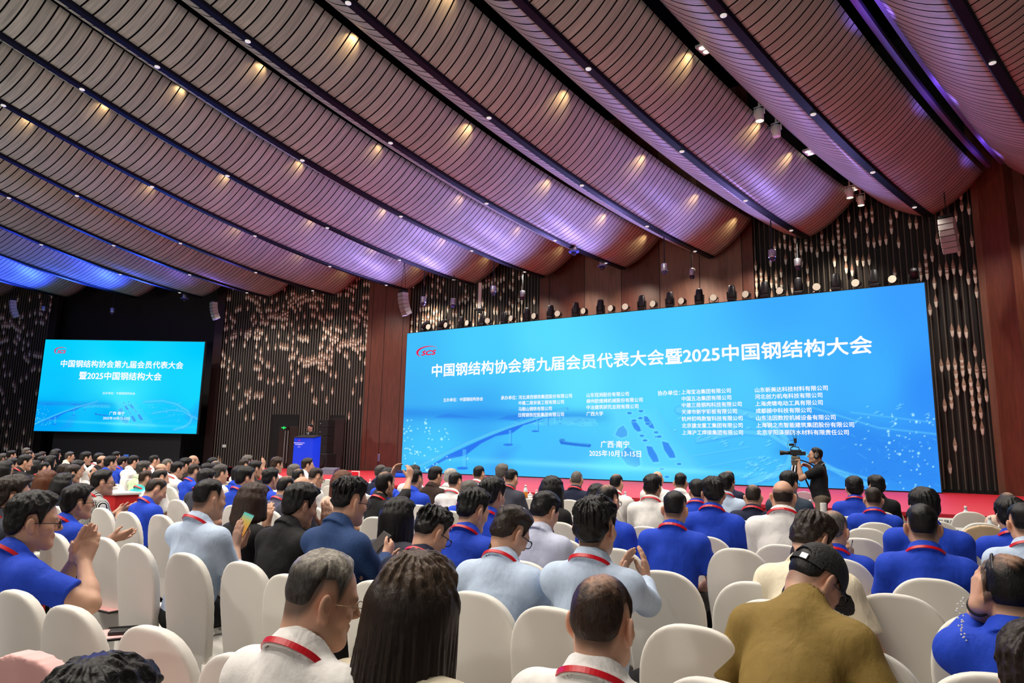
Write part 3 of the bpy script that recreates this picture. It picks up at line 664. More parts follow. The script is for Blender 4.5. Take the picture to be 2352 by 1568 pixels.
for x, y, lab in ((1655,92,'twin recessed lamp in the ceiling joint, highest of three'),(1885,328,'twin recessed lamp in the ceiling joint, middle of three'),(1974,424,'twin recessed lamp in the ceiling joint, lowest of three, between can spotlights')):
    s = near_s('B', 'C', x, y); q = gap_pt('B', 'C', s, -.02); r = empty('twin_lamp', q, az2rz(45)); tag(r, lab, 'ceiling lamp', 'twin recessed lamps')
    MB().box((0, 0, .03), (.2, .34, .05)).build('frame', M_WHITEP, r)
    for yy in (-.08, .08): MB().lathe([(0, -.004), (.06, 0), (.065, .02)], (0, yy, 0), 14).build('lamp', M_LAMPON, r)
# warm spots washing the upper flank of each bay
WARMS = [('D', 'A'), ('A', 'B'), ('B', 'C'), ('E', 'D'), ('F', 'E'), ('G', 'F'), ('H', 'G')]
for a_, b_ in WARMS:
    for s in ((.9, 3.5, 6.4, 9.6, 13) if a_ != 'B' else (1.0, 4.4, 6.2, 9.2)):
        q = gap_pt(a_, b_, s, -.10); A_ = bpt(a_, s); lat = A_-q; lat[2] = 0; lat /= np.linalg.norm(lat)
        lamp('SPOT', 'joint_spot_lamp', q-lat*.05-UZ*.16, 20.0 if a_ in 'ABD' else 9.0, WARM, q+lat*.5-UZ*.36, .02, 90, 1.0)
# white eyelets along the rails
EY = MB().lathe([(0, -.016), (.035, -.014), (.052, -.004), (.055, .01)], n=12).mesh('ceiling_downlight', mat('pale_lamp_glass', srgb(225, 225, 225), .3, emit=(1, .97, .92), estr=.5), True)
order = {n: k for k, n in enumerate(BN[::-1])}
for n, s, p in DL:
    if n in ('L', 'K'): continue
    q = proj(p[None])[0]
    if (p-EYE)@FWD < 1 or not (-20 < q[0] < 2370 and -20 < q[1] < 700): continue
    o = link('ceiling_downlight', EY, None, p+[0, 0, -.045]); k = sorted(x[1] for x in DL if x[0] == n).index(s)
    tag(o, 'small round downlight, %s from the stage end of the %s dark rail from the right' % (ordinal[k], ordinal[order[n]]), 'downlight', 'round downlights in the rails')

# ------------------------------------------------------------------ lectern, doors, loudspeakers and small things on the stage
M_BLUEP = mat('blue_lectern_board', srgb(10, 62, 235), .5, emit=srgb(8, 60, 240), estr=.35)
lc = on_depth(702, 1078, 24.6); lc[2] = .79
lec = empty('lectern', lc, az2rz(18)); tag(lec, 'bright blue lectern with white lettering and red emblem on the stage', 'lectern')
TOPZ = 1.19
mb = MB(); v = np.array([[-.42,-.22,0],[.42,-.22,0],[.40,.25,0],[-.40,.25,0],[-.39,-.25,TOPZ],[.39,-.25,TOPZ],[.39,.25,TOPZ+.08],[-.39,.25,TOPZ+.08]])
mb.add(v, [[0,3,2,1],[4,5,6,7],[0,1,5,4],[1,2,6,5],[2,3,7,6],[3,0,4,7]]); mb.build('front_board', M_BLUEP, lec)
MB().bbox((0, 0, TOPZ+.06), (.86, .56, .03), .01, rotx(.155)).build('top_board', M_BLK, lec)
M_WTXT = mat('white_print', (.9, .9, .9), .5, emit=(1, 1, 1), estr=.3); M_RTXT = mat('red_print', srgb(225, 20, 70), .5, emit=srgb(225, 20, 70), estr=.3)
def lec_text(s, cx, z, w, m, nm, bold=0.02):
    me, vv = text_mesh(s, bold); lo, hi = vv[:, :2].min(0), vv[:, :2].max(0); k = w/(hi[0]-lo[0])
    P = np.c_[cx+(vv[:, 0]-(lo[0]+hi[0])/2)*k, np.full(len(vv), -.256), z+(vv[:, 1]-(lo[1]+hi[1])/2)*k]
    P[:, 1] = -.225-.03*P[:, 2]/TOPZ-.006
    me.vertices.foreach_set('co', P.astype(np.float32).ravel()); me.materials.clear(); me.materials.append(m); me.update(); link(nm, me, lec)
lec_text('SCS', -.17, 1.10, .10, M_RTXT, 'emblem'); lec_text('中国钢结构协会第九届会员代表大会', -.17, 1.01, .46, M_WTXT, 'lettering', .04); lec_text('暨2025中国钢结构大会', -.17, .955, .31, M_WTXT, 'lettering', .04)
lec_text('广西·南宁', -.17, .89, .08, M_WTXT, 'lettering'); lec_text('2025年10月13-15日', -.17, .86, .13, M_WTXT, 'lettering')
mic = MB().tube([(.0, .0, TOPZ+.08), (.0, -.05, TOPZ+.28), (-.02, -.02, TOPZ+.38)], .008, 6).lathe([(.0, .05), (.02, .03), (.02, -.02), (.008, -.03)], (-.02, -.02, TOPZ+.40), 8).build('microphone', M_BLK, lec)
# doors
def at_wall(x, y, a, b, back=0.0):
    A, B = np.array(a), np.array(b); d = (B-A)/np.linalg.norm(B-A); n = np.array([d[1], -d[0], 0]); return on_plane(x, y, np.array([A[0], A[1], 0])+n*back, n)
wd = WP['e']-WP['d']; wd = wd/np.linalg.norm(wd); wn = np.array([wd[1], -wd[0]]); wz = math.atan2(wd[1], wd[0])
def wall_empty(name, x0, x1, back):
    a = at_wall(x0, hor(x0), WP['d'], WP['e'], back); b = at_wall(x1, hor(x1), WP['d'], WP['e'], back); c = (a+b)/2
    o = empty(name, (c[0], c[1], 0), wz); return o, np.linalg.norm((b-a)[:2])
d1, w1 = wall_empty('door_1', 624, 682, -.2); d1['kind'] = 'structure'
M_DOOR = mat('dark_brown_door', srgb(46, 28, 22), .45, noise=.2, nscale=4, stretch=(3, 3, .4)); M_DOORF = mat('black_door_frame', (.006, .005, .005), .5)
MB().box((0, .03, 1.5), (w1, .1, 3.0)).build('door_frame', M_DOORF, d1)
for sx in (-.12, .42): MB().bbox((sx*w1*.72+.05, -.04, 1.27), (w1*.36, .05, 2.5), .01).build('door_leaf', M_DOOR, d1)
for sx in (.06, .19): MB().tube([(sx*w1*.9, -.12, 1.0), (sx*w1*.9, -.12, 2.35)], .018, 8).box((sx*w1*.9, -.09, 1.1), (.02, .06, .02)).box((sx*w1*.9, -.09, 2.25), (.02, .06, .02)).build('door_handle', M_SILV, d1)
d2, w2 = wall_empty('door_2', 759, 792, -.2); d2['kind'] = 'structure'
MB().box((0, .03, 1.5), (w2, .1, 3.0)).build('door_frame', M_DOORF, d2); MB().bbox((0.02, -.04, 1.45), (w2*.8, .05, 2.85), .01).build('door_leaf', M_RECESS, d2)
p = at_wall(652.7, 982, WP['d'], WP['e'], .0); ex = empty('exit_sign', p, wz); tag(ex, 'small green glowing exit sign above the dark double door', 'exit sign')
MB().bbox((0, 0, 0), (.27, .05, .14), .01).build('sign_box', M_BLK, ex)
mb = MB(); M_G = emat('green_sign_light', (.02, 1.0, .15), 1.6)
mb.box((0, -.03, 0), (.05, .004, .05)).box((.0, -.03, .045), (.025, .004, .025)).box((-.015, -.03, -.04), (.018, .004, .04)).box((.018, -.03, -.04), (.018, .004, .04)).box((-.06, -.03, .0), (.05, .004, .02)).box((.06, -.03, 0), (.05, .004, .02))
mb.add([[-.115,-.03,0],[-.08,-.03,.028],[-.08,-.03,-.028],[.115,-.03,0],[.08,-.03,-.028],[.08,-.03,.028]], [], [[0,2,1],[3,5,4]]); mb.build('running_figure', M_G, ex)
p = at_wall(515, 1024, WP['d'], WP['e'], .04); MB().bbox((0, 0, 0), (.17, .03, .12), .008).build('wall_box', mat('pale_wall_box', srgb(225, 230, 225), .5), None, p, rot=(0, 0, wz)); tag(bpy.context.scene.objects['wall_box'], 'small white box on the left bead curtain wall', 'wall box')
wd2 = WP['f']-WP['e']; wz2 = math.atan2(wd2[1], wd2[0])
p = at_wall(870, 1051, WP['e'], WP['f'], .12); o = MB().bbox((0, 0, 0), (.10, .03, .30), .008).box((0, -.02, .05), (.05, .012, .06)).box((0, -.02, -.06), (.05, .012, .06)).build('wall_switch', M_SILV, None, p, rot=(0, 0, wz2)); tag(o, 'grey switch plate low on the left wood pier', 'switch plate')
# loudspeakers behind the lectern
p = on_depth(744, 1078, 26.8); p[2] = .79
o = empty('subwoofer', p, az2rz(22)); tag(o, 'black floor subwoofer on the stage right of the lectern', 'loudspeaker')
MB().bbox((0, 0, .32), (.66, .6, .64), .02).build('cabinet', M_BLKM, o); MB().lathe([(.0, 0), (.22, .01), (.23, .03)], (0, -.30, .33), 20, rotx(math.pi/2)).build('grille', M_BLK, o)
o = empty('speaker_stack', (p[0]-.02, p[1], 1.435), az2rz(22)); tag(o, 'tall black speaker column standing on the subwoofer', 'loudspeaker')
for k in range(4): MB().bbox((0, 0, .17+k*.33), (.52, .45, .32), .015).build('speaker_box', M_BLKM, o); MB().box((-.1, -.23, .17+k*.33), (.03, .01, .03)).build('badge', mat('pale_badge', (.5, .5, .5), .4), o)
p = on_depth(755, 1083, 22.0); p[2] = .79; o = empty('stage_monitor', p, az2rz(22)); tag(o, 'low grey wedge monitor on the stage floor', 'loudspeaker')
mb = MB(); mb.add([[-.3,-.2,0],[.3,-.2,0],[.3,.2,0],[-.3,.2,0],[-.3,-.1,.16],[.3,-.1,.16],[.3,.18,.22],[-.3,.18,.22]], [[0,3,2,1],[4,5,6,7],[0,1,5,4],[1,2,6,5],[2,3,7,6],[3,0,4,7]]); mb.build('cabinet', mat('grey_blue_wedge', srgb(88, 86, 104), .7), o)
for x, y0, y1, w, lab in ((815, 1082, 1097, 22, 'white-rimmed red display standing at the stage front'), (794, 1083, 1092, 17, 'white-rimmed red display mostly behind the reddish brown hair')):
    p = on_depth(x, y1, 16.6 if x > 800 else 17.0); o = empty('display_panel', (p[0], p[1], p[2]), az2rz(25)); hh = (y1-y0)*16.6/F; ww = w*16.6/F; tag(o, lab, 'display', 'red displays at the stage front')
    MB().bbox((0, .02, hh/2), (ww, .04, hh), .008).build('rim', M_WHITEP, o); MB().box((0, -.005, hh/2), (ww*.86, .01, hh*.82)).build('display_face', mat('red_display', srgb(190, 0, 24), .3, emit=srgb(190, 0, 24), estr=.6), o)
    MB().box((0, .06, (.79-p[2])/2), (.06, .05, abs(p[2]-.79))).build('stand', M_WHITEP, o)
# ------------------------------------------------------------------ figure modelling: distance fields meshed into single smooth surfaces
def axis(lo, hi, h, fine=()):
    pts = [lo]; x = lo
    while x < hi:
        st = h
        for a, b, f in fine:
            if a-1e-6 <= x < b: st = min(st, f)
            elif x < a < x+st: st = min(st, max(a-x, f))
        x += st; pts.append(x)
    return np.array(pts, np.float32)
class Field:
    def __init__(s, xs, ys, zs):
        s.xs, s.ys, s.zs = xs, ys, zs
        s.D = np.full((len(xs), len(ys), len(zs)), 0.5, np.float32)
        s.h = max(np.diff(xs).max(), np.diff(ys).max(), np.diff(zs).max())
    def sub(s, lo, hi, pad):
        r = []
        for a, l, u in ((s.xs, lo[0], hi[0]), (s.ys, lo[1], hi[1]), (s.zs, lo[2], hi[2])):
            i = np.searchsorted(a, l-pad); j = np.searchsorted(a, u+pad); r.append(slice(max(i-1, 0), j+1))
        return tuple(r)
    def pts(s, sl):
        return s.xs[sl[0]][:, None, None], s.ys[sl[1]][None, :, None], s.zs[sl[2]][None, None, :]
    def apply(s, lo, hi, fn, k=.02, mode='+'):
        sl = s.sub(lo, hi, k+2*s.h+.01)
        if any(x.stop-x.start < 1 for x in sl): return
        X, Y, Z = s.pts(sl); d = fn(X, Y, Z); A = s.D[sl]
        if A.size == 0: return
        if mode == '+':
            h = np.maximum(k-np.abs(A-d), 0)/k; s.D[sl] = np.minimum(A, d)-h*h*k*.25
        else:
            d = -d; h = np.maximum(k-np.abs(A-d), 0)/k; s.D[sl] = np.maximum(A, d)+h*h*k*.25
    def cone(s, a, b, ra, rb, k=.02, mode='+', cut=None):
        a = np.asarray(a, float); b = np.asarray(b, float); ab = b-a; L2 = float(ab@ab)+1e-9; rm = max(ra, rb)
        def fn(X, Y, Z):
            t = np.clip(((X-a[0])*ab[0]+(Y-a[1])*ab[1]+(Z-a[2])*ab[2])/L2, 0, 1)
            d = np.sqrt((X-a[0]-t*ab[0])**2+(Y-a[1]-t*ab[1])**2+(Z-a[2]-t*ab[2])**2)-(ra+(rb-ra)*t)
            if cut is not None:
                u = ab/math.sqrt(L2); c = a+ab*cut
                d = np.maximum(d, (X-c[0])*u[0]+(Y-c[1])*u[1]+(Z-c[2])*u[2])
            return d
        s.apply(np.minimum(a, b)-rm, np.maximum(a, b)+rm, fn, k, mode)
    def ell(s, c, r, R=None, k=.02, mode='+'):
        c = np.asarray(c, float); r = np.asarray(r, float); rm = r.max() if R is not None else r
        def fn(X, Y, Z):
            x, y, z = X-c[0], Y-c[1], Z-c[2]
            if R is not None: x, y, z = (x*R[0,0]+y*R[1,0]+z*R[2,0], x*R[0,1]+y*R[1,1]+z*R[2,1], x*R[0,2]+y*R[1,2]+z*R[2,2])
            k0 = np.sqrt((x/r[0])**2+(y/r[1])**2+(z/r[2])**2); k1 = np.sqrt((x/r[0]**2)**2+(y/r[1]**2)**2+(z/r[2]**2)**2)+1e-6
            return k0*(k0-1)/k1
        s.apply(c-rm, c+rm, fn, k, mode)
    def mesh(s):
        return surfnet(s.D, s.xs, s.ys, s.zs)
def surfnet(D, xs, ys, zs):
    S_ = D < 0; S8 = S_.astype(np.uint8)
    cnt = sum(S8[i:S8.shape[0]-1+i, j:S8.shape[1]-1+j, k:S8.shape[2]-1+k] for i in (0, 1) for j in (0, 1) for k in (0, 1))
    act = (cnt > 0) & (cnt < 8); I, J, K = np.nonzero(act); n = len(I)
    idx = np.full(act.shape, -1, np.int32); idx[I, J, K] = np.arange(n)
    acc = np.zeros((n, 3), np.float32); num = np.zeros(n, np.float32)
    for ax in range(3):
        for u in (0, 1):
            for v in (0, 1):
                o = [0, 0, 0]; o[(ax+1) % 3] = u; o[(ax+2) % 3] = v
                i0, j0, k0 = I+o[0], J+o[1], K+o[2]; e = [0, 0, 0]; e[ax] = 1
                i1, j1, k1 = i0+e[0], j0+e[1], k0+e[2]
                a = D[i0, j0, k0]; b = D[i1, j1, k1]; m = (a < 0) != (b < 0)
                t = np.where(m, a/np.where(m, a-b, 1), 0)
                p = np.stack([xs[i0]+t*(xs[i1]-xs[i0]), ys[j0]+t*(ys[j1]-ys[j0]), zs[k0]+t*(zs[k1]-zs[k0])], 1)
                acc[m] += p[m]; num[m] += 1
    V = acc/np.maximum(num, 1)[:, None]; Q = []
    for ax in range(3):
        sl0 = [slice(None)]*3; sl1 = [slice(None)]*3; sl0[ax] = slice(0, -1); sl1[ax] = slice(1, None)
        a, b = S_[tuple(sl0)], S_[tuple(sl1)]; ch = a != b
        i, j, k = np.nonzero(ch); c = np.stack([i, j, k], 1); u, v = (ax+1) % 3, (ax+2) % 3
        lim = np.array(act.shape); ok = (c[:, u] > 0) & (c[:, v] > 0) & (c[:, u] < lim[u]) & (c[:, v] < lim[v]) & (c[:, ax] < lim[ax])
        c = c[ok]; inside = a[tuple(c.T)]
        def at(du, dv):
            q = c.copy(); q[:, u] -= du; q[:, v] -= dv; return idx[tuple(q.T)]
        q = np.stack([at(1, 1), at(0, 1), at(0, 0), at(1, 0)], 1); q[~inside] = q[~inside][:, ::-1]; Q.append(q)
    return V, np.vstack(Q)
def sstep(a, b, x): t = np.clip((x-a)/(b-a), 0, 1); return t*t*(3-2*t)

# ---- colours of people
def skin_mat():
    m = bpy.data.materials.new('skin'); m.use_nodes = True; nt = m.node_tree; b = nt.nodes['Principled BSDF']
    a = nt.nodes.new('ShaderNodeVertexColor'); a.layer_name = 'tone'; nt.links.new(a.outputs['Color'], b.inputs['Base Color'])
    b.inputs['Roughness'].default_value = .5; b.inputs['Specular IOR Level'].default_value = .4
    tc = nt.nodes.new('ShaderNodeTexCoord'); nz = nt.nodes.new('ShaderNodeTexNoise'); nz.inputs['Scale'].default_value = 220
    nt.links.new(tc.outputs['Object'], nz.inputs['Vector']); bp = nt.nodes.new('ShaderNodeBump'); bp.inputs['Strength'].default_value = .12; bp.inputs['Distance'].default_value = .002
    nt.links.new(nz.outputs['Fac'], bp.inputs['Height']); nt.links.new(bp.outputs['Normal'], b.inputs['Normal']); return m
M_SKIN = skin_mat()
def hair_mat(name, long=False):
    if name in MATS: return MATS[name]
    m = bpy.data.materials.new(name); m.use_nodes = True; nt = m.node_tree; b = nt.nodes['Principled BSDF']
    tc = nt.nodes.new('ShaderNodeTexCoord'); mp = nt.nodes.new('ShaderNodeMapping'); mp.inputs['Scale'].default_value = (150, 150, 5) if long else (95, 95, 38)
    nt.links.new(tc.outputs['Object'], mp.inputs['Vector']); nz = nt.nodes.new('ShaderNodeTexNoise'); nz.inputs['Scale'].default_value = 1; nz.inputs['Detail'].default_value = 4; nz.inputs['Distortion'].default_value = 1.2
    nt.links.new(mp.outputs[0], nz.inputs['Vector']); cr = nt.nodes.new('ShaderNodeValToRGB'); nt.links.new(nz.outputs['Fac'], cr.inputs[0])
    cr.color_ramp.elements[0].position = .3; cr.color_ramp.elements[0].color = (.5, .5, .5, 1); cr.color_ramp.elements[1].position = .72; cr.color_ramp.elements[1].color = (1.6, 1.6, 1.6, 1)
    at = nt.nodes.new('ShaderNodeVertexColor'); at.layer_name = 'tone'; mu = nt.nodes.new('ShaderNodeVectorMath'); mu.operation = 'MULTIPLY'; nt.links.new(cr.outputs[0], mu.inputs[0]); nt.links.new(at.outputs['Color'], mu.inputs[1])
    nt.links.new(mu.outputs[0], b.inputs['Base Color']); b.inputs['Roughness'].default_value = .44; b.inputs['Specular IOR Level'].default_value = .28
    bp = nt.nodes.new('ShaderNodeBump'); bp.inputs['Strength'].default_value = .55; bp.inputs['Distance'].default_value = .004
    nt.links.new(nz.outputs['Fac'], bp.inputs['Height']); nt.links.new(bp.outputs['Normal'], b.inputs['Normal']); MATS[name] = m; return m
HAIRC = {'black': (.0045, .0038, .0036), 'brown': (.02, .012, .008), 'redbrown': (.10, .032, .012), 'grey': (.10, .09, .08), 'salt': (.045, .04, .036), 'white': (.34, .32, .29), 'dkbrown': (.03, .015, .009)}
CLOTH = {'blue': srgb(28, 68, 196), 'white': srgb(236, 234, 230), 'cream': srgb(240, 228, 200), 'ltblue': srgb(190, 208, 232), 'lav': srgb(198, 204, 226), 'black': (.008, .008, .009), 'navy': srgb(26, 32, 58),
    'grey': srgb(58, 60, 72), 'slate': srgb(52, 64, 80), 'olive': srgb(136, 112, 56), 'teal': srgb(70, 190, 190), 'dkbrown': srgb(48, 32, 26), 'beige': srgb(226, 196, 176), 'mauve': srgb(92, 92, 118), 'ltgreen': srgb(200, 222, 180), 'yellow': srgb(200, 140, 50), 'pink': srgb(240, 186, 182), 'khaki': srgb(120, 108, 92)}
def cloth_mat(k):
    nm = k+'_cloth'
    if nm in MATS: return MATS[nm]
    if k in ('stripe', 'denim'):
        m = mat(nm, srgb(30, 62, 112) if k == 'denim' else (.5, .5, .5), .85, noise=.18, nscale=90, bump=.25, bscale=300); nt = m.node_tree; b = nt.nodes['Principled BSDF']
        if k == 'stripe':
            tc = nt.nodes.new('ShaderNodeTexCoord'); w = nt.nodes.new('ShaderNodeTexWave'); w.inputs['Scale'].default_value = 24; w.inputs['Distortion'].default_value = 1.0; w.bands_direction = 'X'
            nt.links.new(tc.outputs['Object'], w.inputs['Vector']); cr = nt.nodes.new('ShaderNodeValToRGB'); cr.color_ramp.interpolation = 'CONSTANT'; nt.links.new(w.outputs['Fac'], cr.inputs[0])
            cr.color_ramp.elements[0].color = (.012, .012, .014, 1); cr.color_ramp.elements[1].position = .55; cr.color_ramp.elements[1].color = (.7, .7, .68, 1); nt.links.new(cr.outputs[0], b.inputs['Base Color'])
        return m
    m = mat(nm, CLOTH[k], .78, noise=.05, nscale=30, bump=.12, bscale=160, spec=.3); nt = m.node_tree; b = nt.nodes['Principled BSDF']; b0 = [n for n in nt.nodes if n.type == 'BUMP'][0]; tc = [n for n in nt.nodes if n.type == 'TEX_COORD'][0]
    mp = nt.nodes.new('ShaderNodeMapping'); mp.inputs['Scale'].default_value = (1.6, 1.6, .8); nz = nt.nodes.new('ShaderNodeTexNoise'); nz.inputs['Scale'].default_value = 7; nz.inputs['Detail'].default_value = 3; nz.inputs['Distortion'].default_value = .4
    nt.links.new(tc.outputs['Object'], mp.inputs[0]); nt.links.new(mp.outputs[0], nz.inputs['Vector']); b1 = nt.nodes.new('ShaderNodeBump'); b1.inputs['Strength'].default_value = .4; b1.inputs['Distance'].default_value = .035
    nt.links.new(nz.outputs['Fac'], b1.inputs['Height']); nt.links.new(b0.outputs['Normal'], b1.inputs['Normal']); nt.links.new(b1.outputs['Normal'], b.inputs['Normal']); return m
M_LANY = mat('red_lanyard_ribbon', srgb(206, 16, 34), .35, spec=.6); M_GLASSF = mat('dark_glasses_frame', (.01, .01, .014), .3); M_GLASSM = mat('thin_metal_frame', srgb(170, 150, 120), .25, .9)
def lens_mat():
    m = bpy.data.materials.new('spectacle_lens'); m.use_nodes = True; nt = m.node_tree; nt.nodes.clear(); o = nt.nodes.new('ShaderNodeOutputMaterial'); t = nt.nodes.new('ShaderNodeBsdfTransparent'); g = nt.nodes.new('ShaderNodeBsdfGlossy'); g.inputs['Roughness'].default_value = .05
    mx = nt.nodes.new('ShaderNodeMixShader'); mx.inputs[0].default_value = .14; nt.links.new(t.outputs[0], mx.inputs[1]); nt.links.new(g.outputs[0], mx.inputs[2]); nt.links.new(mx.outputs[0], o.inputs[0]); return m
M_LENS = lens_mat(); M_EYEW = mat('eye_white', (.75, .72, .68), .2); M_IRIS = mat('dark_iris', (.01, .006, .004), .15)

# ---- head built from ellipsoids and tapered limbs, in head space (x right, y forward, z up)
def head_prims(f, C, R, fat=1.0, fem=False, ears=True):
    P = lambda *p: C+R@np.array(p)
    f.ell(P(0, -.006, .03), (.0755, .0955, .092), R, .01)
    f.ell(P(0, .03, -.035), (.060*fat, .058, .078), R, .03)
    f.cone(P(-.052*fat, -.004, -.055), P(-.018, .066, -.094), .022, .02, .03); f.cone(P(.052*fat, -.004, -.055), P(.018, .066, -.094), .022, .02, .03)
    f.cone(P(-.012, .074, -.094), P(.012, .074, -.094), .016, .016, .025)
    if fat > 1.05: f.ell(P(0, .035, -.085), (.055*fat, .045, .03), R, .03)
    f.cone(P(-.04, .074, .022), P(.04, .074, .022), .014, .014, .02)
    for s in (-1, 1):
        f.ell(P(s*.047*fat, .055, -.022), (.022, .022, .02), R, .025)
        f.ell(P(s*.031, .099, .003), (.017, .012, .011), R, .012, '-')
        f.ell(P(s*.031, .081, .002), (.0135, .0135, .011), R, .006)
        f.cone(P(s*.011, .097, -.026), P(s*.013, .09, -.024), .0075, .007, .008)
        if ears:
            f.ell(P(s*.086, -.014, -.004), (.0105, .021, .034), R@rotz(s*.45)@rotx(.15), .008)
            f.ell(P(s*.0965, -.006, .002), (.006, .011, .018), R@rotz(s*.45)@rotx(.15), .005, '-')
            f.ell(P(s*.081, -.006, -.034), (.008, .009, .011), R, .008)
    f.cone(P(0, .09, .016), P(0, .111, -.019), .0085, .0125, .014)
    f.cone(P(-.018, .088, -.051), P(.018, .088, -.051), .0075, .0075, .008); f.cone(P(-.015, .086, -.063), P(.015, .086, -.063), .008, .008, .008)
HB_Y = [-.12, -.085, -.066, -.046, -.032, .0, .012, .022, .04, .055, .075, .12]
HB_Z = [-.070, -.066, -.057, -.024, .030, .038, .014, -.02, .035, .06, .078, .088]
def hairline(y, ofs=0.0): return np.interp(y, HB_Y, HB_Z)+ofs
def wobble(x, y, z, fq, sd): return np.sin(x*fq+sd+1.7*np.sin(y*fq*.7+sd*2))*np.sin(y*fq*.9+sd*1.3+1.3*np.sin(z*fq*.6))*np.cos(z*fq*.8+sd*.7+np.sin(x*fq*.5))
HST = {  # top, side thickness, fade length, hairline shift at the nape, roughness of the surface, bald radius
    'short': (.026, .013, .045, 0, .0045, 0), 'crop': (.017, .004, .075, .02, .003, 0), 'thick': (.032, .020, .03, -.012, .005, 0), 'spiky': (.030, .009, .06, .01, .011, 0),
    'swirl': (.030, .014, .045, 0, .007, 0), 'bald': (.004, .009, .04, .0, .002, .098), 'thin': (.011, .007, .07, .0, .003, .036), 'buzz': (.006, .004, .05, .01, .001, 0), 'part': (.030, .016, .035, -.006, .005, 0)}
def hair_field(C, R, style, vox, seed, tail=None):
    """hair as its own closed surface over the skull"""
    top, side, fade, nape, rough, bald = HST.get(style, HST['thick'])
    lo, hi = C-.17, C+.17
    if tail is not None:
        for a, b, ra, rb in tail: lo = np.minimum(lo, np.minimum(a, b)-.1); hi = np.maximum(hi, np.maximum(a, b)+.1)
    f = Field(*[axis(lo[i], hi[i], vox) for i in range(3)])
    def fn(X, Y, Z):
        x, y, z = X-C[0], Y-C[1], Z-C[2]
        x, y, z = (x*R[0,0]+y*R[1,0]+z*R[2,0], x*R[0,1]+y*R[1,1]+z*R[2,1], x*R[0,2]+y*R[1,2]+z*R[2,2])
        r = (.0755, .0955, .092); zz = z-.03; yy = y+.006
        k0 = np.sqrt((x/r[0])**2+(yy/r[1])**2+(zz/r[2])**2); k1 = np.sqrt((x/r[0]**2)**2+(yy/r[1]**2)**2+(zz/r[2]**2)**2)+1e-6
        d = k0*(k0-1)/k1
        zn = np.clip(z, -.09, -.01); dn = np.sqrt((x/1.05)**2+(y+.022)**2+(z-zn)**2)-(.060+.05*(zn+.06))
        h = np.maximum(.03-np.abs(d-dn), 0)/.03; d = np.minimum(d, dn)-h*h*.03*.25
        m = z-hairline(y, nape*(y < -.03))
        m = m-.03*sstep(.055, .075, np.abs(x))*sstep(.02, .06, y)
        t = side+(top-side)*sstep(.03, .10, z)+.006*sstep(.0, .09, y)*sstep(.05, .1, z)*(style in ('part', 'short', 'swirl', 'thick'))
        th = -.006+(t+.006)*sstep(0, fade, m)
        if bald and style != 'thin':
            cd = .010*wobble(x, y, z, 60, seed)+np.sqrt(x*x+((y-.005 if style == 'bald' else y+.045)*.85)**2+np.maximum(.06-z, 0)**2*1.5)
            th = np.where(cd < bald*2.2, np.minimum(th, -.004+(t+.004)*np.clip((cd-bald*.6)/(bald*1.4), 0, 1)), th)
        nz = wobble(x, y, z, 75, seed)*rough+wobble(x, y, z, 190, seed*1.7)*rough*.45
        if style in ('swirl', 'spiky', 'part', 'thick'):
            ph = np.arctan2(x-.01*math.sin(seed), y+.035); rr = np.sqrt(x*x+(y+.035)**2)
            nz = nz+rough*.8*np.sin(ph*17+rr*60+seed)*sstep(.012, .05, rr)*sstep(.0, .06, z)
        return d-th-nz*sstep(.002, .014, th)
    f.apply(lo, hi, fn, .001)
    if tail is not None:
        for a, b, ra, rb in tail: f.cone(a, b, ra, rb, .055)
        X, Y, Z = f.pts((slice(None),)*3); f.D += (.0022*np.sin(np.arctan2(X-C[0], Y-C[1])*31+Z*9+seed)+.0016*np.sin(np.arctan2(X-C[0]+.01, Y-C[1])*61+Z*14))*sstep(.02, -.10, Z-C[2])
    return f.mesh()
def hand(f, w, dirv, palm, side, curl=.3, spread=1.0, k=.006):
    """palm, four unequal bent fingers and a thumb from the wrist w"""
    d = np.asarray(dirv, float); d /= np.linalg.norm(d); p = np.asarray(palm, float); p = p-d*(p@d); p /= np.linalg.norm(p); s = np.cross(d, p)*side
    w = np.asarray(w, float)
    for u, L, fl, r in ((-.030, .080, .052, .0085), (-.010, .088, .072, .0092), (.011, .089, .078, .0095), (.032, .084, .070, .0092)):
        kn = w+d*L+s*u*spread; f.cone(w+s*u*.55, kn, .017, .0125, .014)
        a = curl; e1 = d*math.cos(a)+p*math.sin(a); e1 = e1+s*u*1.6*(spread-.7); m1 = kn+e1*fl*.52; f.cone(kn, m1, r*1.08, r, k)
        a = curl*1.9; e2 = d*math.cos(a)+p*math.sin(a); m2 = m1+e2*fl*.36; f.cone(m1, m2, r, r*.92, k)
        a = curl*2.6; e3 = d*math.cos(a)+p*math.sin(a); f.cone(m2, m2+e3*fl*.26, r*.92, r*.8, k)
    t0 = w+d*.022+s*.026+p*.006; t1 = t0+(d*.62+s*.62+p*.3)*.046; t2 = t1+(d*.85+s*.3+p*.3)*.036
    f.cone(w+d*.012+s*.008, t0, .017, .016, .012); f.cone(t0, t1, .0145, .0115, .01); f.cone(t1, t2, .0112, .0092, k)
def ik(S, T, l1, l2, pole):
    v = T-S; L = min(np.linalg.norm(v), (l1+l2)*.985); u = v/np.linalg.norm(v); T = S+u*L
    a = (l1*l1-l2*l2+L*L)/(2*L); h = math.sqrt(max(l1*l1-a*a, 0)); p = np.asarray(pole, float); p = p-u*(p@u); p /= np.linalg.norm(p)+1e-9
    return S+u*a+p*h, T
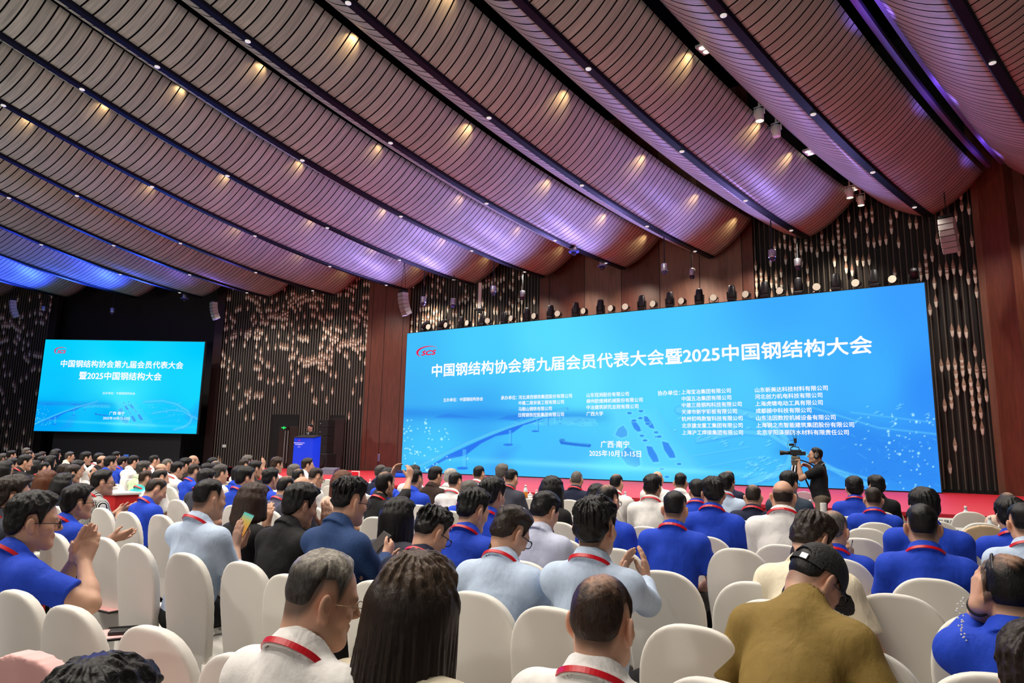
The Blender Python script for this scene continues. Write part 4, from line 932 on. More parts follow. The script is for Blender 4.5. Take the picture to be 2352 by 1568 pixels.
def ribbon_obj(path, up, w, name, m, parent, th=.0025):
    path = np.asarray(path); up = np.asarray(up); out = np.cross(np.gradient(path, axis=0), up); out /= np.linalg.norm(out, axis=1)[:, None]+1e-9
    G = np.stack([path-up*w/2-out*th, path+up*w/2-out*th, path+up*w/2+out*th, path-up*w/2+out*th, path-up*w/2-out*th], 1)
    return MB().grid(G).build(name, m, parent, smooth=False)

def make_pants(stand):
    zh = .93 if stand else .50
    f = Field(axis(-.27, .27, .018), axis(-.22, .62, .018), axis(-.02, zh+.18, .018))
    f.ell((0, .0, zh+.045), (.175, .135, .115), None, .03)
    for s in (-1, 1):
        kn = (s*.11, .03, .50) if stand else (s*.13, .42, .53); an = (s*.12, -.01, .09) if stand else (s*.135, .40, .09)
        f.cone((s*.095, .0, zh+.04), kn, .088, .068, .03); f.cone(kn, an, .066, .05, .02)
        f.cone((an[0], an[1]-.02, .035), (s*.15, an[1]+.13, .03), .04, .032, .02)
    V, Q = f.mesh(); V[:, 2] = np.maximum(V[:, 2], 0)
    return V, Q
PVQ = {}; PANTSM = {}
def pants(col, parent, zhip):
    st = zhip > .7; k = (col, st)
    if st not in PVQ: PVQ[st] = make_pants(st)
    if k not in PANTSM: PANTSM[k] = rawmesh('trousers', *PVQ[st], None, [cloth_mat(col)], True)
    return link('trousers', PANTSM[k], parent, (0, 0, zhip-(.93 if st else .50)))
def glasses(parent, C, R, kind):
    m = M_GLASSM if kind == 'thin' else M_GLASSF; r = .0013 if kind == 'thin' else .0024
    mb = MB(); P = lambda *p: C+R@np.array(p)
    for s in (-1, 1):
        a = np.linspace(0, 2*np.pi, 25); e = np.stack([s*.034+.026*np.sign(np.cos(a))*np.abs(np.cos(a))**.75, .104-.10*(np.abs(s*.034+.026*np.cos(a))-.03)**2*8, .001+.019*np.sign(np.sin(a))*np.abs(np.sin(a))**.75], 1)
        mb.tube(C+e@R.T, r, 6, False); mb.tube([P(s*.060, .100, .006), P(s*.077, .078, .008), P(s*.086, .0, .006), P(s*.088, -.014, -.004)], r, 6)
    mb.tube([P(-.009, .106, .004), P(0, .109, .007), P(.009, .106, .004)], r, 6)
    g = mb.build('glasses', m, parent, smooth=True)
    lb = MB()
    for s in (-1, 1):
        a = np.arange(16)*2*np.pi/16; e = np.stack([s*.034+.025*np.cos(a), np.full(16, .104), .001+.018*np.sin(a)], 1); V = np.vstack([C+e@R.T, C+R@np.array([s*.034, .104, .001])])
        lb.add(V, [], [[16, i, (i+1) % 16] for i in range(16)])
    lb.build('lens', M_LENS, g)

def person(cx, yt, d, az, pitch, shirt, hair, label, **o):
    """a seated figure whose head top stands at picture point (cx, yt), d metres away"""
    seed = o.get('seed', (cx*7+yt*3) % 97)*.37; hk, hc = hair.split('/'); fem = o.get('fem', hk in ('long', 'bob', 'perm')); roll_ = math.radians(o.get('roll', 0))
    by = o.get('by', 32.0); lean = math.radians(o.get('lean', 8)); fat = o.get('fat', 1.0); near = d < 4.6
    hsz = o.get('hs', .94 if fem else 1.0)
    top = on_depth(cx, yt, d); Cw = top-np.array([0, 0, (.128 if hk in ('bald', 'buzz') else .143)*hsz-.0010*max(0, pitch)])
    B = rotz(az2rz(by)); zhip = o.get('zhip', .50); z0 = o.get('z0', 0.0); Cw[2] -= z0
    nl = lean+math.radians(o.get('neck', 14)); nv = rotx(-nl)@np.array([0, .0, .162])
    s = (Cw[2]-zhip-nv[2])/(.545*math.cos(lean)); s = float(np.clip(s, .70, 1.22))
    hip0 = np.array([0, 0, zhip]); Rt = rotx(-lean); T = lambda x, y, z: hip0+Rt@np.array([x, y, z*s])
    N = T(0, -.02, .545); C = N+nv; C[2] = Cw[2]; 
    root_xy = Cw[:2]-(B@C)[:2]
    Rh = rotz(math.radians(by-az))@rotx(-math.radians(pitch))@roty(roll_)
    if hsz != 1.0: Rhs = Rh
    vb = float(np.clip(d*.0030, .008, .020)); vh = float(np.clip(d*.00155, .0032, .0125))
    if o.get('vb'): vb = o['vb']
    bw = o.get('bw', .88 if fem else 1.0)*(1+.5*(fat-1))
    Sh = {}; El = {}; Wr = {}; Hd = {}
    tol = lambda q: B.T@(np.asarray(q)-np.array([root_xy[0], root_xy[1], z0]))
    for sd, k in ((-1, 'L'), (1, 'R')):
        S0 = T(sd*.172*bw, -.01, .475); tgt = o.get(k)
        if tgt is None:
            Wt = np.array([sd*.10, .34, zhip+.12]); pole = (sd*.7, -.3, -.6); hd = (-sd*.3, 1, -.1); pn = (0, 0, -1); curl = .35
        else:
            Wt = np.asarray(tgt['w'], float) if 'w' in tgt else tol(on_depth(tgt['px'][0], tgt['px'][1], d+tgt.get('dd', 0.0)))
            pole = tgt.get('pole', (sd*.6, -.2, -1)); hd = tgt.get('hd', (0, .3, 1)); pn = tgt.get('pn', (-sd, 0, 0)); curl = tgt.get('curl', .25)
        E_, Wt = ik(S0, Wt, .285, .25, pole); Sh[k], El[k], Wr[k], Hd[k] = S0, E_, Wt, (hd, pn, curl, (tgt or {}).get('spread', 1.0))
    allp = np.array(list(Sh.values())+list(El.values())+list(Wr.values())+[C]); lo = np.minimum(allp.min(0)-.16, [-.25, -.2, zhip-.08]); hi = np.maximum(allp.max(0)+.20, [.25, .22, zhip+.1])
    hb = .135*hsz
    fx = [[(C[i]-hb, C[i]+hb, vh)] for i in range(3)]
    if o.get('fine'):
        for k in o['fine']:
            for i in range(3): fx[i].append((Wr[k][i]-.12, Wr[k][i]+.17, max(vh, .0042)))
    f = Field(*[axis(lo[i], hi[i], vb, fx[i]) for i in range(3)])
    class HF:      # scales the head about its centre
        pass
    if hsz == 1.0: head_prims(f, C, Rh, fat, fem, hk != 'long')
    else:
        sc = hsz
        P_ell, P_cone = f.ell, f.cone
        f2 = type('S', (), {})()
        f2.ell = lambda c, r, R=None, k=.02, mode='+': P_ell(C+(np.asarray(c)-C)*sc, np.asarray(r)*sc, R, k*sc, mode)
        f2.cone = lambda a, b, ra, rb, k=.02, mode='+': P_cone(C+(np.asarray(a)-C)*sc, C+(np.asarray(b)-C)*sc, ra*sc, rb*sc, k*sc, mode)
        head_prims(f2, C, Rh, fat, fem, hk not in ('long', 'bob'))
    nr = (.047 if fem else .057)*fat
    f.cone(C+Rh@np.array([0, -.026, -.045]), N+Rt@np.array([0, -.005, -.03]), nr, nr*1.12, .03)
    torso = [((0, 0, .06), (.165, .12, .13)), ((0, .02, .2), (.15*fat, .118*fat, .15)), ((0, 0, .36), (.155*bw, .112, .17))]
    def torso_prims(g, inf):
        for c, r in torso: g.ell(T(*c), np.array(r)*[1, 1, s]+inf, Rt, .05)
        g.cone(Sh['L']+Rt@np.array([.02, 0, -.005]), Sh['R']+Rt@np.array([-.02, 0, -.005]), .062+inf, .062+inf, .05)
        for sd, k in ((-1, 'L'), (1, 'R')): g.cone(N+Rt@np.array([sd*.025, -.012, -.012]), Sh[k]+Rt@np.array([-sd*.01, -.008, .012]), .042+inf, .040+inf, .05)
    torso_prims(f, 0.0)
    for sd, k in ((-1, 'L'), (1, 'R')):
        a = o.get('arm', .9 if fem else 1.0)*(.5+.5*fat)
        f.cone(Sh[k], El[k], .050*a, .040*a, .03); f.cone(El[k], El[k]+(Wr[k]-El[k])*.35, .040*a, .041*a, .02); f.cone(El[k]+(Wr[k]-El[k])*.3, Wr[k], .041*a, .027*a, .02)
        hand(f, Wr[k], Hd[k][0], Hd[k][1], sd, Hd[k][2], Hd[k][3], .006)
    V, Q = f.mesh()
    # skin tone with lips, brows, stubble under cropped hair
    tone = np.array(o.get('skin', (.61, .345, .232)))*(1+.14*math.sin(seed*3.1)); col = np.tile(tone, (len(V), 1)); L = ((V-C)@Rh)/hsz
    x, y, z = L.T; r = np.linalg.norm(L, axis=1)
    def paint(m, c): col[:] = col*(1-m[:, None])+np.array(c)*m[:, None]
    inh = (r < .16)
    paint(.35*inh*np.exp(-((np.abs(x)-.082)/.014)**2-((z+.006)/.03)**2), tone*[1.15, .8, .72])
    paint(.7*inh*(y > .07)*np.exp(-((z+.057)/.007)**2)*sstep(.027, .018, np.abs(x)), (.33, .10, .085))
    paint(.85*inh*(y > .05)*np.exp(-((z-.027-.06*(np.abs(x)-.03)*-.5)/.0045)**2)*sstep(.058, .048, np.abs(x))*sstep(.008, .014, np.abs(x)), (.02, .015, .012))
    paint(.75*inh*(y > .07)*np.exp(-((z-.003)/.0045)**2)*np.exp(-((np.abs(x)-.031)/.012)**4), (.03, .02, .018))
    hcol = np.array(HAIRC[hc])
    if hk not in ('bald',): cdv = np.sqrt(x*x+((y+.045)*.85)**2+np.maximum(.06-z, 0)**2*1.5); paint((.8 if hk != 'thin' else .85*(.45+.55*sstep(.01, .05, cdv)))*inh*sstep(-.004, .045 if hk in ('crop', 'short', 'thin', 'spiky') else .02, z-hairline(y, -.012*(y < -.03)))*(np.abs(x) < .082)*(1 if hk != 'buzz' else .5), hcol*1.2)
    else: paint(.75*inh*sstep(-.004, .03, z-hairline(y, -.012*(y < -.03)))*sstep(.07, .04, z)*(np.abs(x) < .082), hcol*1.2+.01)
    me = rawmesh('person', V, Q, None, [M_SKIN], True)
    ca = me.color_attributes.new('tone', 'FLOAT_COLOR', 'POINT'); ca.data.foreach_set('color', np.c_[np.clip(col, 0, 1), np.ones(len(V))].astype(np.float32).ravel())
    p = link('person', me, None, (root_xy[0], root_xy[1], z0), (0, 0, az2rz(by)))
    tag(p, label, 'person', None if 'zhip' in o else 'seated audience'); p['_pos'] = (float(Cw[0]), float(Cw[1]))
    # hair
    tail = None
    G = lambda a, b: (C+Rh@(np.array(a)*hsz), b)
    if hk in ('long', 'bob', 'perm', 'hlong'):
        Ln = o.get('hl', .34 if hk in ('long', 'hlong') else .11); wdt = o.get('hw', 1.0); tail = []
        for q in np.linspace(-1, 1, 15):
            a = C+Rh@(np.array([q*.070, -.075+.05*q*q, .01])*hsz); dn = np.array([q*.028*wdt+o.get('hx', 0)*Ln, -.035+.02*q*q+o.get('hy', 0), -Ln*(1-.14*q*q-.07*math.sin(q*4+seed))]); tail.append((a, a+dn, .036*hsz, (.020 if hk != 'bob' else .027)*hsz))
        for sd in (-1, 1):
            for yy in (.0, .035):
                a = C+Rh@(np.array([sd*.074, yy, .02])*hsz); tail.append((a, a+np.array([sd*.012*wdt+o.get('hx', 0)*Ln, .01, -Ln*(.85 if hk != 'perm' else .7)]), .022*hsz, .016*hsz))
    if hk != 'none':
        hv, hq = hair_field(C, Rh, {'long': 'thick', 'bob': 'thick', 'perm': 'swirl', 'hlong': 'thick'}.get(hk, hk), vh*1.05, seed, tail)
        if len(hv):
            hm = rawmesh('hair', hv, hq, None, [hair_mat('long_hair' if tail else 'short_hair', tail is not None)], True); HL = (hv-C)@Rh
            hcl = np.tile(np.array(HAIRC[hc]), (len(hv), 1))
            if hk == 'thin': cd_ = .012*wobble(HL[:, 0], HL[:, 1], HL[:, 2], 90, seed)+np.sqrt(HL[:, 0]**2+((HL[:, 1]+.03)*.85)**2+np.maximum(.06-HL[:, 2], 0)**2*1.5); k_ = (.62*sstep(.062, .018, cd_))[:, None]; hcl = hcl*(1-k_)+np.array(tone)*.75*k_
            if o.get('hairtop'): k_ = (sstep(.05, .105, HL[:, 2])*.8+sstep(.02, .09, HL[:, 1])*sstep(.03, .08, HL[:, 2])*.7)*(.7+.4*wobble(HL[:, 0], HL[:, 1], HL[:, 2], 110, seed)); k_ = np.clip(k_, 0, 1)[:, None]; hcl = hcl*(1-k_)+np.array(o['hairtop'])*k_
            cb = hm.color_attributes.new('tone', 'FLOAT_COLOR', 'POINT'); cb.data.foreach_set('color', np.c_[hcl, np.ones(len(hv))].astype(np.float32).ravel()); link('hair', hm, p)
    # shirt
    sl = o.get('sleeve', 'short'); g = Field(*[axis(lo[i], hi[i] if i < 2 else N[2]+.11, max(vb*.9, .0075), [(N[i]-.10, N[i]+.10, max(vb*.62, .0058))]) for i in range(3)])
    torso_prims(g, .013)
    for sd, k in ((-1, 'L'), (1, 'R')):
        a = o.get('arm', .9 if fem else 1.0)*(.5+.5*fat)
        if sl == 'short': g.cone(Sh[k], El[k], .068*a, .064*a, .035, cut=.68)
        else:
            g.cone(Sh[k], El[k], .066*a, .056*a, .035); e = .92 if sl == 'long' else .45
            g.cone(El[k], Wr[k], .055*a, .040*a, .025, cut=e)
    X, Y, Z = g.pts((slice(None),)*3)
    g.cone(N-Rt[:, 2]*.05, N+(C-N)*.22, nr*1.25+.016, nr*1.12+.008, .04)
    wr = o.get('wr', 1.0)
    g.D = g.D+(wobble(X, Y, Z, 17, seed)*.005+wobble(X, Y, Z, 42, seed+1)*.0018)*wr*sstep(.0, .12, N[2]-Z).astype(np.float32)
    nd = C-N; nd = nd/np.linalg.norm(nd); ax_ = rotx(-.28)@nd      # collar axis tips forward
    R_c = np.stack([np.array([1.0, 0, 0]), np.cross(ax_, [1.0, 0, 0]), ax_], 1); cc = N+ax_*.012
    rx, ry = nr*1.22+.006, nr*1.22+.004
    def cyl(X, Y, Z):
        x, y, z = X-cc[0], Y-cc[1], Z-cc[2]
        lx = x*R_c[0,0]+y*R_c[1,0]+z*R_c[2,0]; ly = x*R_c[0,1]+y*R_c[1,1]+z*R_c[2,1]; lz = x*R_c[0,2]+y*R_c[1,2]+z*R_c[2,2]
        return lx, ly, lz
    def hole(X, Y, Z): lx, ly, lz = cyl(X, Y, Z); return np.maximum((np.sqrt((lx/rx)**2+(ly/ry)**2)-1)*rx+.002, -lz-.004)
    g.apply(cc-.12, cc+.12, hole, .004, '-')
    tk = .006
    if o.get('collar', 'fold') != 'none':
        hgt = .046 if o.get('collar', 'fold') == 'fold' else .014; tk = max(.0042, vb*.45)
        def col_(X, Y, Z):
            lx, ly, lz = cyl(X, Y, Z); rr = (np.sqrt((lx/rx)**2+(ly/ry)**2)-1)*rx; top_ = hgt*(.62+.38*sstep(.03, -.05, ly)); zc = np.clip(lz, -.02, top_)
            fl = rr-.002-.013*np.clip((top_-lz)/max(hgt, .02), 0, 1.3)*(hgt > .02)
            return np.maximum(np.abs(fl)-tk, np.maximum(lz-top_, -.022-lz))
        g.apply(cc-.13, cc+.13, col_, .006)
    V, Q = g.mesh(); mt = cloth_mat(shirt)
    so = link('jacket' if sl == 'long' and shirt in ('black', 'navy', 'denim', 'dkbrown') and o.get('jacket') else 'shirt', rawmesh('shirt', V, Q, None, [mt], True), p)
    if o.get('trim'):
        th = np.linspace(-2.0, 2.0, 30); pa = cc+np.stack([np.sin(th)*(rx+.026), -np.cos(th)*(ry+.026), np.full(30, -.012)], 1)@R_c.T; ribbon_obj(pa, R_c[:, 2], .006, 'collar_stripe', M_WHITEP, so)
    if o.get('lan', True):
        th = np.linspace(-1.95, 1.95, 36 if near else 16); zr = -.009; lf = .002+.013*min((.046-zr)/.046, 1.3)+tk+.0035+(0.004 if vb > .012 else 0); ring = cc+np.stack([np.sin(th)*(rx+lf), -np.cos(th)*(ry+lf), zr-.010*sstep(.9, 1.95, np.abs(th))], 1)@R_c.T
        fr = T(0, .155, .30); n_ = 10; l = np.linspace(0, 1, n_)[1:, None]
        path = np.vstack([(ring[0]+(fr-[.03, 0, 0]-ring[0])*l)[::-1], ring, ring[-1]+(fr+[.03, 0, 0]-ring[-1])*l]); path[:n_-1, 1] += .02*np.sin(np.linspace(0, np.pi, n_-1)); path[-(n_-1):, 1] += .02*np.sin(np.linspace(0, np.pi, n_-1))
        ribbon_obj(path, R_c[:, 2], .0155 if near else .018, 'lanyard', M_LANY, p)
    pants(o.get('pants', 'black'), p, zhip)
    if o.get('gl'): glasses(p, C, Rh*hsz if hsz == 1 else Rh*hsz, o['gl'])
    if o.get('eyes'):
        for sd in (-1, 1):
            e = C+Rh@(np.array([sd*.031, .0815, .001])*hsz); eb = MB(); eb.lathe([(0, -.0125), (.008, -.0095), (.0125, 0), (.008, .0095), (0, .0125)], e, 12, Rh@rotx(-math.pi/2)); eb.m = 1; eb.lathe([(.0055, .0112), (0, .0130)], e, 10, Rh@rotx(-math.pi/2)); eb.build('eye', [M_EYEW, M_IRIS], p, smooth=True)
    p_info[p.name] = dict(C=C, R=Rh, B=B, xy=root_xy, N=N, T=T, Wr=Wr, El=El, by=by, s=s)
    if s <= .705 or s >= 1.215: print('BAD', cx, yt, round(s, 2), 'z', round(float(top[2]), 2))
    return p
p_info = {}
# ------------------------------------------------------------------ white covered banquet chairs
M_COVER = mat('white_stretch_cover', srgb(232, 228, 219), .62, noise=.02, nscale=4, bump=.04, bscale=40, spec=.3, sheen=.15)
def chair_meshes():
    t = np.linspace(0, np.pi, 40); n_ = 2/2.5; up = np.stack([.212*np.sign(np.cos(t))*np.abs(np.cos(t))**n_, .70+.262*np.abs(np.sin(t))**n_], 1)
    b = np.linspace(-1, 1, 20); bot = np.stack([b*.172, .17+.09*(1-b*b)], 1)
    poly = np.vstack([up, [[-.208, .62], [-.196, .5], [-.183, .36]], bot, [[.183, .36], [.196, .5], [.208, .62]]])
    xs, ys, zs = axis(-.25, .25, .0075), axis(-.36, -.10, .0075), axis(.13, 1.0, .0075)
    X, Z = np.meshgrid(xs, zs, indexing='ij'); px, pz = X.ravel(), Z.ravel(); dm = np.full(px.shape, 9.0); ins = np.zeros(px.shape, bool); n = len(poly)
    for i in range(n):
        ax, ay = poly[i]; bx, by = poly[(i+1) % n]; ins ^= ((ay > pz) != (by > pz)) & (px < (bx-ax)*(pz-ay)/((by-ay) if by != ay else 1e-9)+ax)
        tt = np.clip(((px-ax)*(bx-ax)+(pz-ay)*(by-ay))/((bx-ax)**2+(by-ay)**2+1e-9), 0, 1); dm = np.minimum(dm, np.hypot(px-ax-tt*(bx-ax), pz-ay-tt*(by-ay)))
    q = np.where(ins, -dm, dm).reshape(X.shape)[:, None, :]
    yc = (-.20-.13*np.clip(Z-.42, 0, 1)+.45*X*X)[:, None, :]; r = .011; T = .023
    v = np.abs(ys[None, :, None]-yc)-T; D = np.sqrt(np.maximum(q+r, 0)**2+np.maximum(v+r, 0)**2)+np.minimum(np.maximum(q+r, v+r), 0)-r
    V, Q = surfnet(D.astype(np.float32), xs, ys, zs); back = rawmesh('backrest', V, Q, None, [M_COVER], True)
    f = Field(axis(-.27, .27, .01), axis(-.27, .27, .01), axis(.20, .48, .01)); X, Y, Z = f.pts((slice(None),)*3)
    bx = np.sqrt(np.maximum(np.abs(X)-.185, 0)**2+np.maximum(np.abs(Y-.005)-.175, 0)**2+np.maximum(np.abs(Z-.385)-.008, 0)**2)-.028
    arch = .25+.13*(1-(X/.2)**2); w1 = np.maximum(np.maximum(np.abs(Y-.185)-.010, np.abs(X)-.195), np.maximum(arch-Z, Z-.40))
    arch2 = .25+.13*(1-(Y/.2)**2); w2 = np.maximum(np.maximum(np.abs(np.abs(X)-.192)-.010, np.abs(Y)-.19), np.maximum(arch2-Z, Z-.40))
    f.D = np.minimum(np.minimum(bx, w1), w2).astype(np.float32); seat = rawmesh('seat', *f.mesh(), None, [M_COVER], True)
    leg = MB().lathe([(.022, .0), (.026, .02), (.024, .1), (.032, .38)], n=10).mesh('leg', M_COVER, True)
    return back, seat, leg
CBK, CST, CLG = chair_meshes(); CHAIRS = []
def chair(x, y, az, label, full=True, group='white covered banquet chairs'):
    r = empty('banquet_chair', (x, y, 0), az2rz(az)); tag(r, label, 'chair', group); link('backrest', CBK, r); link('seat', CST, r)
    if full:
        for sx in (-1, 1):
            for sy in (-1, 1): link('leg', CLG, r, (sx*.185, sy*.18 if sy > 0 else -.19, 0))
    CHAIRS.append((x, y)); return r
def chair_px(px, py, label, az=32, full=True):
    p = on_z(px, py, .955); b = rotz(az2rz(az))@np.array([0, -.27, 0]); return chair(p[0]-b[0], p[1]-b[1], az, label, full)
LEFT = [  # empty chairs on the left, by the picture point of the top of the back
 (36,1359,'empty white chair behind the clapping man in blue at the left edge',30),(159,1395,'empty white chair in the left foreground below the raised clapping hands',30),(348,1443,'empty white chair in the left foreground beside the pink folder',28),(555,1508,'white chair back cut by the bottom edge, left of the white-shirted grey-haired man',27),
 (236,1236,'empty white chair, leftmost of four tall backs below the outstretched hands',33),(308,1250,'empty white chair in a row, second of the four tall backs',33),(424,1272,'empty white chair in a row, just left of the light blue shirt and black trousers',33),(558,1292,'empty white chair in a row, between the light blue shirt and the black jacket',33),
 (123,1226,'white chair back partly hidden behind the clapping hands',33),(232,1167,'empty white chair beside the striped shirt',33),(290,1176,'white chair with its back to the seated blue polo with bowed head',33),(368,1183,'empty white chair right behind the bowed balding man in blue',33),
 (406,1148,'empty white chair between the bowed man in blue and the dark grey polo',33),(286,1139,'white chair back behind the clapping hands of the striped shirt',33),(268,1112,'white chair back in front of the striped-shirt man',33),(536,1161,'white chair back between the light blue shirt and the bobbed hair',33),(663,1322,'white chair back beside the grey-haired man in white',33),
 (866,1337,'white chair back left of the long brown hair in front',33),(1088,1362,'empty white chair between the long brown hair and the bowed light blue shirt',33),(1268,1398,'empty white chair between two light blue shirts in the centre',33),(5,1212,'white chair back at the left picture edge',33),(300,1100,'white chair back before the white-shirted men at the left',33),(192,1108,'white chair back among the far left heads',33)]
MID = [(1036,1268,'white chair back beside the spiky-haired man in navy'),(1290,1239,'white chair back behind the lavender shirt',),(1413,1261,'white chair back right of the big dark head in the centre'),(1521,1244,'white chair behind the blue polo with short square hair'),(1521,1313,'white chair back, larger one below the blue polo with short square hair'),(1590,1440,'large empty white chair in the front row left of the olive shirt'),
 (1960,1489,'white chair back at the bottom edge right of the olive shirt'),(2056,1367,'large empty white chair right of the black cap'),(2123,1301,'large white chair behind the blue polo at right'),(1925,1284,'white chair back between the black cap and the big blue polo'),(1692,1261,'empty white chair left of the cream shirt'),(1732,1339,'white chair back half hidden by the olive shirt'),
 (1775,1228,'empty white chair above the cream shirt'),(1645,1218,'white chair behind the blue polo with swirled hair'),(1989,1214,'white chair back right of the balding man in blue, farther of two'),(1975,1237,'white chair back right of the balding man in blue, nearer of two'),(2228,1176,'empty white chair at the right before the name cards, farther of two'),(2257,1202,'empty white chair at the right with a beige jacket on it'),
 (2150,1197,'white chair back between the two name cards'),(2188,1261,'white chair back right of the big blue polos'),(2036,1167,'white chair behind the black suit at right'),(1953,1187,'white chair back below the blue polo near the camera operator'),(1714,1197,'white chair back between blue polo and white-shirted bald man'),(2275,1416,'white chair back beside the raised wrist with the watch'),(2297,1554,'white chair back at the bottom right corner'),
 (1482,1183,'white chair behind the white shirt with swirled black hair'),(1482,1210,'white chair back just below the one of the white shirt, centre right'),(1283,1200,'white chair back right of the lavender shirt'),(1183,1162,'white chair back behind the grey polo at the centre table'),(1221,1145,'white chair left of the long black hair with a clip'),(1308,1148,'white chair right of the long black hair with a clip'),
 (1036,1174,'white chair back left of the blue polo with thick hair'),(1018,1150,'white chair behind the white shirt near the centre'),(866,1161,'white chair left of the long straight black hair, farther of two'),(862,1188,'white chair left of the long straight black hair, nearer of two'),(962,1160,'white chair right of the long straight black hair'),(753,1101,'white chair at the front table beside the reddish brown hair, farther of two'),(757,1116,'white chair at the front table beside the reddish brown hair, nearer of two'),
 (616,1172,'white chair right of the bobbed hair'),(1109,1217,'white chair right of the thick-haired blue polo'),(1196,1290,'white chair back right of the bowed light blue shirt')]
for x, y, l, az in LEFT: chair_px(x, y, l, az)
for t in MID: chair_px(t[0], t[1], t[2], 30 if t[0] < 1700 else 27)

# ------------------------------------------------------------------ the audience
QUEUE = []
def W_(cx, yt, d, az, pitch, shirt, hair, label, **o):
    if d > 3 and not o.get('ex'): d = d*1.17*math.hypot(1, (cx-1176)/1568)
    QUEUE.append([cx, yt, d, az, pitch, shirt, hair, label, o])
def who(cx, yt, d2, az, pitch, shirt, hair, label, **o):
    p = person(cx, yt, d2, az, pitch, shirt, hair, label, **o)
    if o.get('seat', True) and 'zhip' not in o:
        i = p_info[p.name]; xy = i['xy']
        if all(math.hypot(xy[0]-a, xy[1]-b) > .40 for a, b in CHAIRS):
            s = label.split(',')[0]; s = ' '.join(s.split()[:9])
            chair(xy[0], xy[1], i['by']+o.get('cy', 0), 'white chair under the '+s, d2 < 6)
    return p
# front rows, nearest first
HERO = W_(744, 1268, 1.9, 58, 14, 'white', 'crop/salt', 'man with grey-topped hair and rimless glasses, white shirt, in the foreground', gl='thin', eyes=True, by=30, fat=1.08, neck=20, sleeve='long', pants='grey', lean=6, hairtop=(.42, .38, .32))
W_(958, 1274, 1.8, 24, 4, 'cream', 'hlong/brown', 'woman with long loose brown hair and cream jacket in the foreground', lan=False, sleeve='long', by=30, hl=.50, hw=1.9, roll=6, hy=-.05, hx=-.06, collar='none', hairtop=(.13, .085, .055))  # hairtop: light falling on the crown, put into the hair colour
W_(1383, 1315, 1.9, 30, 6, 'white', 'thin/dkbrown', 'balding man in white shirt with red lanyard at bottom centre', by=28, fat=1.06, sleeve='long')
W_(1868, 1276, 2.45, 72, 42, 'olive', 'buzz/black', 'man in olive T-shirt and black cap leaning far forward', by=42, lean=38, lan=False, collar='tee', gl='dark', fat=1.05, bw=.97, L=dict(w=(-.16, .50, .62), hd=(.3, 1, -.1), pn=(0, 0, -1), curl=.4, pole=(-.4, -.1, -1)), R=dict(w=(.2, .52, .66), hd=(-.3, 1, 0), pn=(0, 0, -1), curl=.4, pole=(.5, -.1, -1)), ex=1)
W_(2312, 1268, 2.4, 33, 5, 'blue', 'thin/black', 'man in blue polo at right edge with thinning crown, hand raised to his ear', by=33, lan=False, L=dict(px=(2246, 1388), dd=.0, hd=(.12, .08, 1), pn=(1, .4, .1), curl=.3, pole=(-.1, 1, -.8)), fine='L')
W_(2405, 1430, 1.45, 30, 0, 'grey', 'thick/brown', 'dark head cut by the bottom right corner', lan=False)
W_(232, 1527, 1.28, 25, 8, 'black', 'thick/black', 'dark out-of-focus head at the bottom edge, left', lan=False, hs=1.0)
W_(85, 1131, 3.2, 52, 4, 'blue', 'part/black', 'man in blue polo with dark glasses clapping at the left edge', gl='dark', eyes=True, ex=1, by=34, fat=1.05, L=dict(px=(176, 1283), dd=.0, hd=(.25, .15, 1), pn=(1, .1, 0), curl=.15, pole=(-1, -.2, -.8)), R=dict(px=(192, 1290), dd=-.02, hd=(-.1, .25, 1), pn=(-1, .3, 0), curl=.18, pole=(1, -.2, -.8)), fine='LR')
W_(1862, 1189, 3.35, 66, 34, 'cream', 'part/brown', 'man in cream shirt with bowed head behind the black cap', by=40, lean=22, lan=False, pants='khaki', ex=1)
W_(1172, 1174, 3.4, 52, 30, 'ltblue', 'short/brown', 'man in light blue shirt and glasses bowing over his hands, centre', gl='dark', by=30, lean=16, sleeve='long', cy=-95, R=dict(px=(1252, 1398), dd=.3, hd=(-.6, 1, .2), pn=(-1, 0, -.3), curl=.5), ex=1)
W_(1368, 1137, 3.15, 32, -2, 'ltblue', 'swirl/black', 'man in light blue shirt with big tousled black hair, dead centre', by=30, lean=4, sleeve='long', cy=-95, hs=1.04, R=dict(px=(1484, 1335), dd=.28, hd=(-.2, .5, 1), pn=(-1, 0, 0), curl=.2), L=dict(w=(-.02, .42, .95), hd=(.1, .5, 1), pn=(1, 0, 0)), fine='R', ex=1)
W_(992, 1176, 3.55, 48, 30, 'navy', 'spiky/black', 'man in navy polo with spiky hair and glasses, head bowed', gl='dark', by=30, lean=18, ex=1)
W_(806, 1100, 3.8, 44, 10, 'denim', 'spiky/black', 'man in denim jacket and glasses looking at a dark phone', gl='dark', by=34, lean=14, sleeve='long', lan=False, cy=-95, R=dict(px=(885, 1275), dd=.18, hd=(-.2, .9, .5), pn=(-1, 0, .3), curl=.8), L=dict(w=(.10, .45, .90), hd=(.2, .9, .4), pn=(1, 0, .2), curl=.6), jacket=True, ex=1)
W_(693, 1115, 4.05, 46, 14, 'black', 'thick/black', 'man in black jacket with hand raised to his face', by=34, lean=16, sleeve='long', lan=False, cy=-95, jacket=True, R=dict(px=(748, 1215), dd=.06, hd=(-.05, .1, 1), pn=(-1, .2, 0), curl=.15), fine='R', ex=1)
W_(484, 1098, 4.45, 36, 4, 'ltblue', 'crop/black', 'man in light blue shirt clapping while holding a bright phone', by=32, lean=6, sleeve='half', fat=1.08, bw=1.16, cy=-95, R=dict(px=(541, 1255), dd=.06, hd=(.0, .1, 1), pn=(0, 1, 0), curl=.12), L=dict(px=(556, 1248), dd=.16, hd=(.1, .2, 1), pn=(0, -1, 0), curl=.5), fine='R', ex=1)
